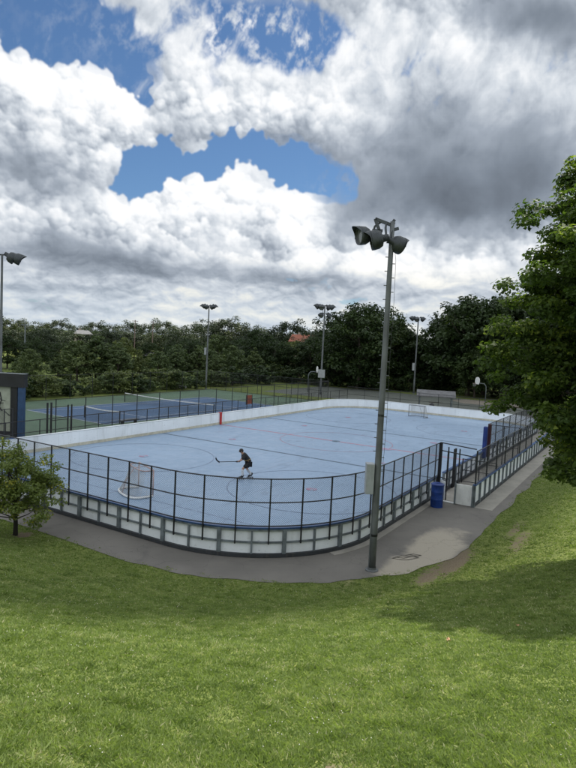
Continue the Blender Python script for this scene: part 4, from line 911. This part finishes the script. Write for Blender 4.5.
# ------------------------------------------------------------------ trees
def leaves(cent, crad, n, size, g, flat=.65, axis_c=None, tint_w=.6, rim=0.):
    """n leaf quads gathered round cluster centres; returns verts, faces, tint"""
    k = len(cent); w_ = crad ** 2; pick = g.choice(k, n, p=w_ / w_.sum()); d = g.normal(size=(n, 3)); d /= np.linalg.norm(d, axis=1)[:, None]
    rr = g.random(n) ** .45; p = cent[pick] + d * (rr * crad[pick])[:, None] * np.array([1, 1, flat])
    nrm = d * .7 + g.normal(size=(n, 3)) * .45 + np.array([0, 0, .75]); nrm /= np.linalg.norm(nrm, axis=1)[:, None]
    t = np.cross(nrm, g.normal(size=(n, 3))); t /= np.linalg.norm(t, axis=1)[:, None]; b = np.cross(nrm, t); s = (size * (.6 + .8 * g.random(n)))[:, None]
    V = np.stack([p - t * s, p - b * s * .55 + nrm * s * .12, p + t * s, p + b * s * .55 + nrm * s * .12], 1).reshape(-1, 3); F = np.arange(4 * n).reshape(n, 4)
    ct = g.random(k); tn = np.clip(tint_w * ct[pick] + (1 - tint_w) * g.random(n) * 1.15, 0, 1); return V, F, np.repeat(tn, 4)
def crown_pts(g, n, H, Rr, zb, shape='round', rc=.17, lump=.28):
    d = g.normal(size=(n, 3)); d /= np.linalg.norm(d, axis=1)[:, None]; lo = 1 + np.minimum(.2, lump * (perlin(d[:, 0] * 1.7 + 5, d[:, 1] * 1.7 + d[:, 2] * 1.3, int(g.integers(900))) + .5 * perlin(d[:, 0] * 3.9, d[:, 2] * 3.9 + d[:, 1], int(g.integers(900)))))
    r = (.42 + .58 * g.random(n) ** .6) * lo; zc = (H + zb) / 2; hh = (H - zb) / 2; P = d * r[:, None] * np.array([Rr, Rr, hh]) ; P[:, 2] += zc
    if shape == 'cone':
        f = np.clip((P[:, 2] - zb) / (H - zb), 0, 1.1); s = np.clip(1.30 - 1.15 * f, .08, 1.15); P[:, 0] *= s; P[:, 1] *= s
    if shape == 'egg':
        f = np.clip((P[:, 2] - zb) / (H - zb), 0, 1.1); s = np.clip(1.22 - .62 * f, .2, 1.2); P[:, 0] *= s; P[:, 1] *= s
    P[:, 2] = np.clip(P[:, 2], zb * .8, H * .985); return P, Rr * rc * (.7 + .7 * g.random(n))
def wood_mesh(g, H, r0, cent, nl, zb):
    b = MB(); top = Vector((g.normal() * .15, g.normal() * .15, H * .80)); tr = [Vector((0, 0, -.15)), Vector((.02, .01, zb * .6)), Vector((g.normal() * .1, g.normal() * .1, H * .4)), Vector((g.normal() * .15, g.normal() * .15, H * .62)), top]
    b.tube(tr, [r0 * 1.25, r0, r0 * .72, r0 * .45, r0 * .15], 9); l = MB()
    for i in g.choice(len(cent), min(nl, len(cent)), replace=False):
        c_ = Vector(cent[i]); z = max(zb * .7, min(H * .7, c_.z * .62)); s = Vector((0, 0, z)); m_ = s.lerp(c_, .5) + Vector((0, 0, -.04 * H * .3)); l.tube([s, m_, c_], [r0 * .35, r0 * .2, r0 * .05], 5)
    return b, l
def make_tree(name, label, cat, group, H, Rr, zb, n_cl, n_leaf, size, mleaf, mbark, seed, shape='round', r0=None, nl=10, rc=.17, lump=.28, flat=.65, tw=.6):
    g = np.random.default_rng(seed); cent, cr_ = crown_pts(g, n_cl, H, Rr, zb, shape, rc, lump); V, F, T = leaves(cent, cr_, n_leaf, size, g, flat, tint_w=tw); R = empty(name, (0, 0, 0), label, cat, group)
    np_mesh('crown', V, F, mleaf, {'tint': T}, R); b, l = wood_mesh(g, H, r0 or H * .022, cent, nl, zb); tk = b.obj('trunk', mbark, R, smooth=True)
    if nl: lb = l.obj('limbs', mbark, None, smooth=True); lb.parent = tk
    remember(R); return R
# the big leafy tree whose crown fills the right edge
def big_tree():
    """trunk with limbs; leaf clusters follow each limb so the crown has layers and gaps"""
    g = np.random.default_rng(8); R = empty('leafy_tree', (0, 0, 0), 'big leafy tree filling the right edge, its low branches hanging over the path', 'tree')
    zt = [2.4, 3.2, 4.6, 6.1, 7.3, 8.6, 10.2, 11.4, 12.6, 13.5]; rt_ = [2.2, 3.0, 3.7, 4.15, 4.2, 3.7, 3.3, 2.6, 1.5, .3]
    tr = MB(); P = [(0, 0, -.2), (.03, .02, 1.2), (.1, -.05, 3.5), (.0, .1, 6.), (.12, .0, 8.6), (.05, .05, 11.4), (0, 0, 13.3)]; tr.tube(P, [.32, .25, .21, .17, .12, .07, .02], 12); tk = tr.obj('trunk', M_bark, R, smooth=True)
    cs, cr_ = [], []; lb = MB(); n = 165
    for i in range(n):
        z = 2.4 + 10.9 * ((i + g.random()) / n) ** .92; a = i * 2.39996 + g.normal() * .25; L = float(np.interp(z, zt, rt_)) * g.uniform(.80, 1.06); z0 = max(.9, z - .32 * L - .25); d = Vector((math.cos(a), math.sin(a), 0)); k = max(3, int(L / .42)); pts = [Vector((.05, 0, z0))]
        for j in range(1, k + 1):
            f = j / k; p = d * L * f + Vector((0, 0, z0 + (z - z0) * (1 - (1 - f) ** 1.8) - .22 * f * f)) + Vector(g.normal(size=3) * .07); pts.append(p)
            if f > .25:
                for q_ in range(2 if f > .5 else 1): cs.append(tuple(p + Vector((g.normal() * .26, g.normal() * .26, g.normal() * .10 + .05)))); cr_.append((.40 + .20 * g.random()) * (1.0 if f < .9 else .8))
        lb.tube(pts, [max(.012, (.055 if L > 2 else .035) * (1 - j / (k + .5))) for j in range(k + 1)], 5)
    l_ = lb.obj('limbs', M_bark, None, smooth=True); l_.parent = tk; cs, cr_ = np.array(cs), np.array(cr_)
    V, F, T = leaves(cs, cr_, 260000, .074, g, .55, tint_w=.55); np_mesh('crown', V, F, M_leaf_maple, {'tint': T}, R); return R
BT = big_tree(); BT.location = (-19.5, -19.7, float(hgt(-19.5, -19.7)) - .05)
ST = make_tree('young_tree', 'small bushy young tree with dark trunk at the left edge beside the path', 'tree', None, 3.35, 1.62, .62, 150, 15000, .050, M_leaf_small, M_bark_dark, 16, 'egg', .075, 26, .17, .6, .6, .5)
ST.location = (-27.05, -1.2, float(hgt(-27.05, -1.2)))
proto = {}
def pro(kind):
    v_ = {'round1': dict(H=10, Rr=4.6, zb=.8, n_cl=130, n_leaf=10000, size=.185, mleaf=M_leaf_dark, mbark=M_bark, seed=31, rc=.21, lump=.22), 'round2': dict(H=10, Rr=4.2, zb=.9, n_cl=120, n_leaf=10000, size=.185, mleaf=M_leaf_dark, mbark=M_bark, seed=32, lump=.28, rc=.2),
          'round3': dict(H=10, Rr=5.2, zb=.7, n_cl=140, n_leaf=11000, size=.185, mleaf=M_leaf_dark, mbark=M_bark, seed=33, shape='egg'), 'olive1': dict(H=8, Rr=3.4, zb=.3, n_cl=150, n_leaf=5600, size=.19, mleaf=M_leaf_olive, mbark=M_bark, seed=34, shape='cone', lump=.4, flat=.5, rc=.15),
          'olive2': dict(H=8, Rr=3.9, zb=.3, n_cl=140, n_leaf=5600, size=.20, mleaf=M_leaf_olive, mbark=M_bark, seed=35, shape='egg', lump=.35, flat=.7), 'far1': dict(H=10, Rr=4.4, zb=.4, n_cl=110, n_leaf=6500, size=.21, mleaf=M_leaf_far, mbark=M_bark, seed=36, rc=.24, lump=.2),
          'far2': dict(H=10, Rr=4.9, zb=.4, n_cl=120, n_leaf=7000, size=.21, mleaf=M_leaf_far, mbark=M_bark, seed=37, lump=.28, rc=.22), 'olive_bush': dict(H=4, Rr=2.6, zb=.1, n_cl=110, n_leaf=4200, size=.15, mleaf=M_leaf_olive, mbark=M_bark, seed=39, nl=4, lump=.4), 'bush': dict(H=3, Rr=2.3, zb=.1, n_cl=60, n_leaf=2200, size=.15, mleaf=M_leaf_dark, mbark=M_bark, seed=38, nl=4)}[kind]
    return v_
ZONES = [(64, 'at the far left'), (50.5, 'left of the tennis court lamp pole'), (40.5, 'behind the tennis court lamp pole'), (31, 'left of the pole with the sign box'), (20, 'behind the tall near lamp pole'), (11, 'between the hoop and the right lamp pole'), (-99, 'beside the leafy tree at the right')]
def zone(x, y):
    a = math.degrees(math.atan2(y + 19.75, x + 39.45))
    for lim, t in ZONES:
        if a > lim: return t
def plant(kind, name, x, y, top, what, group, wide=1.):
    b = float(hgt(x, y)) - .05; s = (top - b) / pro(kind)['H'] / 1.04; lab = what + ' ' + zone(x, y) if what[-1] == ',' else what
    if kind not in proto:
        proto[kind] = make_tree(name, lab, 'tree' if 'bush' not in name else 'bush', group, **pro(kind)); o = proto[kind]
    else: o = copy_tree(proto[kind], (0, 0, 0), label=lab); o['group'] = group; o.name = name
    o.location = (x, y, b); o.rotation_euler = (0, 0, random.random() * 6.28); ww = wide * random.uniform(.9, 1.12); o.scale = (s * ww, s * ww, s); return o
TA = [(10.7, 52.6, 4.2), (14.8, 52.1, 3.6), (18.1, 52.0, 5.4), (21.4, 51.9, 7.0), (22.4, 48.3, 5.6), (27.6, 49.0, 3.6), (28.8, 46.3, 4.4), (32.9, 46.3, 4.9), (36.6, 45.1, 5.6), (36.9, 41.7, 4.2), (43.5, 43.0, 5.6)]
TA = [(x, y, t * 1.12) for x, y, t in TA] + [(12.5, 56.5, 4.6), (25.2, 51.5, 5.8), (31.0, 49.5, 5.0), (34.8, 48.0, 6.0), (40.6, 45.6, 5.4), (47, 40.5, 6.2)]
TB = [(13.7, 76.5, 5.8), (19.1, 79.2, 5.4), (24.7, 79.3, 6.2), (29.7, 78.3, 5.8), (38.0, 82.2, 5.2), (49.0, 75.5, 6.6), (54.1, 73.3, 5.8), (55.9, 68.6, 6.3), (62.2, 69.1, 7.2), (60.7, 59.9, 8.2), (61.8, 55.3, 7.4), (55.5, 45.1, 9.6), (54.6, 41.1, 7.8), (61.6, 41.3, 7.6), (58.1, 35.3, 8.8), (66.8, 36.0, 9.5)]
TC = [(58.5, 166.0, 10.5), (74.3, 180.2, 12.6), (75.1, 168.1, 13.4), (76.9, 161.0, 11.2), (101.1, 187.0, 11.5), (88.8, 159.0, 10.6), (117.6, 187.4, 12.7), (104.4, 159.7, 10.2), (141.5, 193.9, 13.0), (120.1, 159.5, 11.6), (138.8, 169.6, 13.4), (137.0, 157.3, 12.8), (177.3, 187.6, 16.0), (138.5, 141.3, 12.5), (157.8, 149.6, 14.4), (138.9, 125.4, 15.2), (135.0, 114.3, 16.0), (134.5, 106.6, 14.4), (158.8, 115.5, 13.0), (153.8, 105.0, 11.8), (122.5, 79.7, 15.0), (142.3, 85.4, 12.0), (135.7, 76.9, 12.0), (111.0, 59.5, 13.4)]
TD = [(53.6, 26.7, 13.4), (51.3, 22.2, 14.8), (59.9, 22.7, 15.1), (60.4, 19.2, 12.4), (64.1, 17.2, 10.6), (72.7, 17.0, 9.0), (67.6, 13.2, 10.2), (62.5, 9.4, 15.3), (57.3, 5.4, 16.4), (61.8, 4.0, 17.4), (56.5, 0.0, 16.2), (62.9, -1.1, 17.8), (59.4, -4.9, 16.2), (55.9, -8.8, 15), (58.3, -12.5, 16.), (60.5, -17.0, 15.), (56.5, 21.9, 7.8), (60.9, 12.2, 7.4), (54.5, 3.6, 8.9), (54.5, -.9, 9.7)]
ORD = 'leftmost second third fourth fifth sixth seventh eighth ninth tenth eleventh twelfth thirteenth fourteenth fifteenth sixteenth seventeenth eighteenth nineteenth twentieth'.split()
ORD += ['twenty ' + q for q in 'first second third fourth fifth sixth seventh eighth ninth'.split()] + ['thirtieth'] + ['thirty ' + q for q in 'first second third fourth fifth sixth seventh eighth ninth'.split()] + ['fortieth'] + ['forty ' + q for q in 'first second third fourth fifth sixth seventh eighth ninth'.split()]
def ordinal(i, n):
    return 'leftmost' if i == 0 else 'rightmost' if i == n - 1 else ORD[i] + ' from left'
def by_angle(T): return sorted(T, key=lambda p: -math.atan2(p[1] + 19.75, p[0] + 39.45))
def row(T, kinds, name, what, group, wide):
    T = by_angle(T)
    for i, (x, y, t) in enumerate(T):
        plant(kinds[i % len(kinds)], name, x, y, t, what % ordinal(i, len(T)), group, wide)
row(TA, ('olive1', 'olive2'), 'olive_tree', 'feathery olive green tree, %s in the front row behind the tennis court', 'olive green trees behind the tennis court', 1.12)
row(TB, ('round1', 'olive2', 'round2', 'round3'), 'broadleaf_tree', 'middle row tree, %s, in front of the skyline wood', 'middle row of trees', 1.1)
row(TC, ('far1', 'far2'), 'broadleaf_tree', 'distant skyline tree, %s along the top of the wood', 'distant trees on the skyline', 1.)
row(TD, ('round1', 'round2', 'round3'), 'broadleaf_tree', 'tall dark round tree, %s of those beyond the far end', 'tall dark trees beyond the far end', .95)
gq = np.random.default_rng(99)
for i in range(70):                                   # the wood between the rows
    a = R_(gq.uniform(4, 66)); d = gq.uniform(150, 250); x, y = -39 + d * math.cos(a), -20 + d * math.sin(a)
    if a < R_(30): d = gq.uniform(115, 170); x, y = -39 + d * math.cos(a), -20 + d * math.sin(a)
    if min(math.hypot(x - hx_, y - hy_) for hx_, hy_ in ((86.8, 135.4), (116.2, 70.6), (60.3, 78.5))) < 9: continue
    tp = 7.2 + (d - 110) * .012 + gq.uniform(-1.5, .8) + (2.5 if a < R_(36) else 0); plant(('far1', 'far2')[i % 2], 'broadleaf_tree', x, y, tp, 'tree hidden deep inside the distant wood,', 'trees inside the distant wood', 1.25)
BU = []
for i in range(50):                                   # undergrowth at the feet of the trees
    a = R_(2 + 66 * (i + .5) / 50); rr_ = 101 + gq.uniform(-3, 6)
    if a > R_(36): rr_ = (35.6 + 19.75) / math.sin(a) + gq.uniform(0, 2.6)
    BU.append((-39.45 + rr_ * math.cos(a), -19.75 + rr_ * math.sin(a), gq.uniform(1.5, 3.3)))
BU = by_angle(BU)
for i, (x, y, t) in enumerate(BU):
    ol = math.atan2(y + 19.75, x + 39.45) > R_(38); plant('olive_bush' if ol and i % 4 else 'bush', 'bush', x, y, t, ('olive green' if ol and i % 4 else 'dark') + ' bush, %s along the foot of the far trees' % ordinal(i, 50), 'bushes at the foot of the trees', 1.3)

# ------------------------------------------------------------------ grass blades, clover and fallen leaves on the bank
def grass_patch():
    g = np.random.default_rng(3); n = 520000; r = 2.0 + 47 * g.random(n) ** 1.72; a = R_(31.5) + R_(42) * (g.random(n) * 2 - 1)
    x, y = -39.45 + r * np.cos(a), -19.75 + r * np.sin(a); sd_ = sdf(x, y); bare = bare_np(x, y) + .35 * fbm(x * .9, y * .9, 4, 500); keep = (sd_ > -.16 + .55 * fbm(x * 1.5, y * 1.5, 5, 560, .65) + .14 * g.random(n)) & (bare < .34 + .25 * g.random(n)); x, y, r = x[keep], y[keep], r[keep]; n = len(x)
    z = hgt(x, y); nb = 4; X = np.repeat(x, nb) + g.normal(size=n * nb) * .022; Y = np.repeat(y, nb) + g.normal(size=n * nb) * .022; Z = np.repeat(z, nb) - .012; Rr = np.repeat(r, nb); m = n * nb
    patch = np.clip(.52 + 1.1 * fbm(x * .5, y * .5, 4, 600) + 1.3 * fbm(x * 3.1, y * 3.1, 4, 640, .6), 0, 1); weed = .8 * sst(fbm(x * 2.6, y * 2.6, 4, 680, .6), .14, .40); straw = sst(fbm(x * 2.1 + 3, y * 2.1, 5, 690, .65), .12, .45) * .8; hgt_ = (.019 + .022 * g.random(m)) * np.repeat((.75 + .7 * patch) * (1 + .9 * weed) * (1 - .5 * straw), nb); wd = .0026 + .0007 * Rr
    th = g.random(m) * 6.283; lean = g.normal(size=(m, 2)) * .55; bx, by = np.cos(th) * wd, np.sin(th) * wd
    V = np.empty((m, 4, 3)); V[:, 0] = np.stack([X - bx, Y - by, Z], 1); V[:, 1] = np.stack([X + bx, Y + by, Z], 1)
    V[:, 2] = np.stack([X + bx * .7 + lean[:, 0] * hgt_ * .5, Y + by * .7 + lean[:, 1] * hgt_ * .5, Z + hgt_ * .65], 1); V[:, 3] = np.stack([X + lean[:, 0] * hgt_ * 1.2, Y + lean[:, 1] * hgt_ * 1.2, Z + hgt_], 1)
    i = np.arange(m) * 4; F = np.concatenate([np.stack([i, i + 1, i + 2], 1), np.stack([i, i + 2, i + 3], 1)]); T = np.clip(np.repeat(patch * .75 * (1 - .7 * weed), nb) + .25 * g.random(m) + (g.random(m) > np.repeat(.97 - .5 * straw, nb)) * .8, 0, 1)
    o = np_mesh('grass', V.reshape(-1, 3), F, M_blade, {'tint': np.repeat(T, 4)}); tag(o, 'short green grass blades covering the bank', 'grass', kind='stuff')
    k = 1500; r = 4 + 15 * g.random(k); a = R_(31.5) + R_(32) * (g.random(k) * 2 - 1); x, y = -39.45 + r * np.cos(a), -19.75 + r * np.sin(a); cl = (fbm(x * .9, y * .9, 4, 700) > .16) & (sdf(x, y) > .5); x, y, r = x[cl], y[cl], r[cl]; z = hgt(x, y) + .05; s = .005 + .0003 * r; k = len(x)
    off = np.array([[1, 0, 0], [0, 1, 0], [-1, 0, 0], [0, -1, 0], [0, 0, 1.2], [0, 0, -.8]]); V = (np.stack([x, y, z], 1)[:, None] + off[None] * s[:, None, None]).reshape(-1, 3); f0 = np.array([[0, 1, 4], [1, 2, 4], [2, 3, 4], [3, 0, 4], [1, 0, 5], [2, 1, 5], [3, 2, 5], [0, 3, 5]])
    F = (np.arange(k)[:, None, None] * 6 + f0[None]).reshape(-1, 3); tag(np_mesh('clover', V, F, M_clover), 'tiny white clover heads scattered in the grass', 'clover', kind='stuff')
grass_patch()
M_dry = worn('dry_leaf', (.36, .21, .11), .7, var=.25)
def dry_leaf(x, y, s, label, rz):
    z = float(hgt(x, y)) + .05; q = MB(); P = [(0, 0, .0)]
    for k in range(11):
        a = 2 * math.pi * k / 11; rr_ = s * (1.0 if k % 2 == 0 else .55); P.append((rr_ * math.cos(a), rr_ * math.sin(a) * .8, .35 * s * math.sin(a * 2 + 1) + .25 * s))
    P = [(x + p[0] * math.cos(rz) - p[1] * math.sin(rz), y + p[0] * math.sin(rz) + p[1] * math.cos(rz), z + p[2]) for p in P]; q.add(P, [(0, k + 1, (k + 1) % 11 + 1) for k in range(11)]); o = q.obj('fallen_leaf', M_dry)
    m_ = o.modifiers.new('thick', 'SOLIDIFY'); m_.thickness = .003; tag(o, label, 'leaf', 'dry leaves on the bank')
dry_leaf(-29.55, -17.15, .055, 'curled orange brown leaf lying on the grass right of centre', .4); dry_leaf(-27.4, -17.9, .04, 'smaller brown leaf lying further up the bank toward the tree shadow', 1.7)

# scratched square figure on the sandy part of the path
q = MB()
def stroke2(P, w_=.04):
    P = [Vector((-20.35 + a * .60 * .80 + b * -.12, -12.98 + a * -.22 + b * .40, .024)) for a, b in P]
    for p0, p1 in zip(P[:-1], P[1:]):
        d = (p1 - p0).normalized(); n = Vector((-d.y, d.x, 0)) * w_ / 2; e = d * w_ / 2; q.add([p0 - n - e, p1 - n + e, p1 + n + e, p0 + n - e], [(0, 1, 2, 3)])
stroke2([(.0, .2), (.1, .9), (1.0, 1.0), (1.15, .3)]); stroke2([(.45, .95), (.5, .35), (1.15, .3), (1.1, -.3), (.2, -.25), (.0, .2)]); stroke2([(1.3, .9), (1.9, .8), (1.8, .1), (1.15, .1)]); stroke2([(1.55, .85), (1.5, .15)])
tag(q.obj('path_marking', mat('scratch_paint', lambda n: (bsdf(n, c4(.07, .062, .05), .9),))), 'dark square scrawl on the sandy patch of the path', kind='structure')

# ------------------------------------------------------------------ unseen cloudbank added high out of frame, its edge shaped to shade the rink
E0 = [(-75, 60), (-52, 22), (-38, -5), (-33.5, -11.0), (-30.0, -13.4), (-24, -15.0), (-16, -16.3), (4, -19), (50, -24), (120, -30)]
hz_ = 350.; off_ = sd * (hz_ / sd.z); g = np.random.default_rng(4); ed = []
for (a, b) in zip(E0[:-1], E0[1:]):
    k = max(2, int(math.hypot(b[0] - a[0], b[1] - a[1]) / 2.5))
    for i in range(k): ed.append((a[0] + (b[0] - a[0]) * i / k, a[1] + (b[1] - a[1]) * i / k))
ed = np.array(ed); t_ = np.arange(len(ed)) * 2.5; ed[:, 1] += 1.3 * fbm(t_ * .11, t_ * 0 + .3, 4, 800); m1, m2 = len(ed), 26; vv = np.linspace(0, 1, m2); Vt = []
for sgn in (1, -1):
    for j, v_ in enumerate(vv):
        px_ = ed[:, 0] + v_ * 14; py_ = ed[:, 1] + v_ * 135; env = np.sin(np.pi * np.clip(v_, 0, 1)) ** .6 * np.sin(np.pi * np.linspace(0, 1, m1)) ** .4
        zz = hz_ + sgn * env * (14 if sgn > 0 else 5) + env * 5 * fbm(px_ * .03, py_ * .03, 4, 820) ; Vt.append(np.stack([px_ + off_.x, py_ + off_.y, zz], 1))
Vt = np.concatenate(Vt); id0 = np.arange(m1 * m2).reshape(m2, m1); Fq = []
for base, flip in ((0, False), (m1 * m2, True)):
    q4 = np.stack([id0[:-1, :-1], id0[:-1, 1:], id0[1:, 1:], id0[1:, :-1]], -1).reshape(-1, 4) + base; Fq.append(q4[:, ::-1] if flip else q4)
def f_cloud(n):
    d = n.new('ShaderNodeBsdfDiffuse'); d.inputs[0].default_value = (.85, .86, .88, 1); t = n.new('ShaderNodeBsdfTranslucent'); t.inputs[0].default_value = (.85, .86, .88, 1); m = n.new('ShaderNodeMixShader'); m.inputs[0].default_value = .5; n.l.new(d.outputs[0], m.inputs[1]); n.l.new(t.outputs[0], m.inputs[2]); return (m.outputs[0],)
tag(np_mesh('shade_cloud', Vt, np.concatenate(Fq), mat('cloud_vapour', f_cloud), smooth=True), 'unseen cloudbank added to shade the rink', kind='structure')
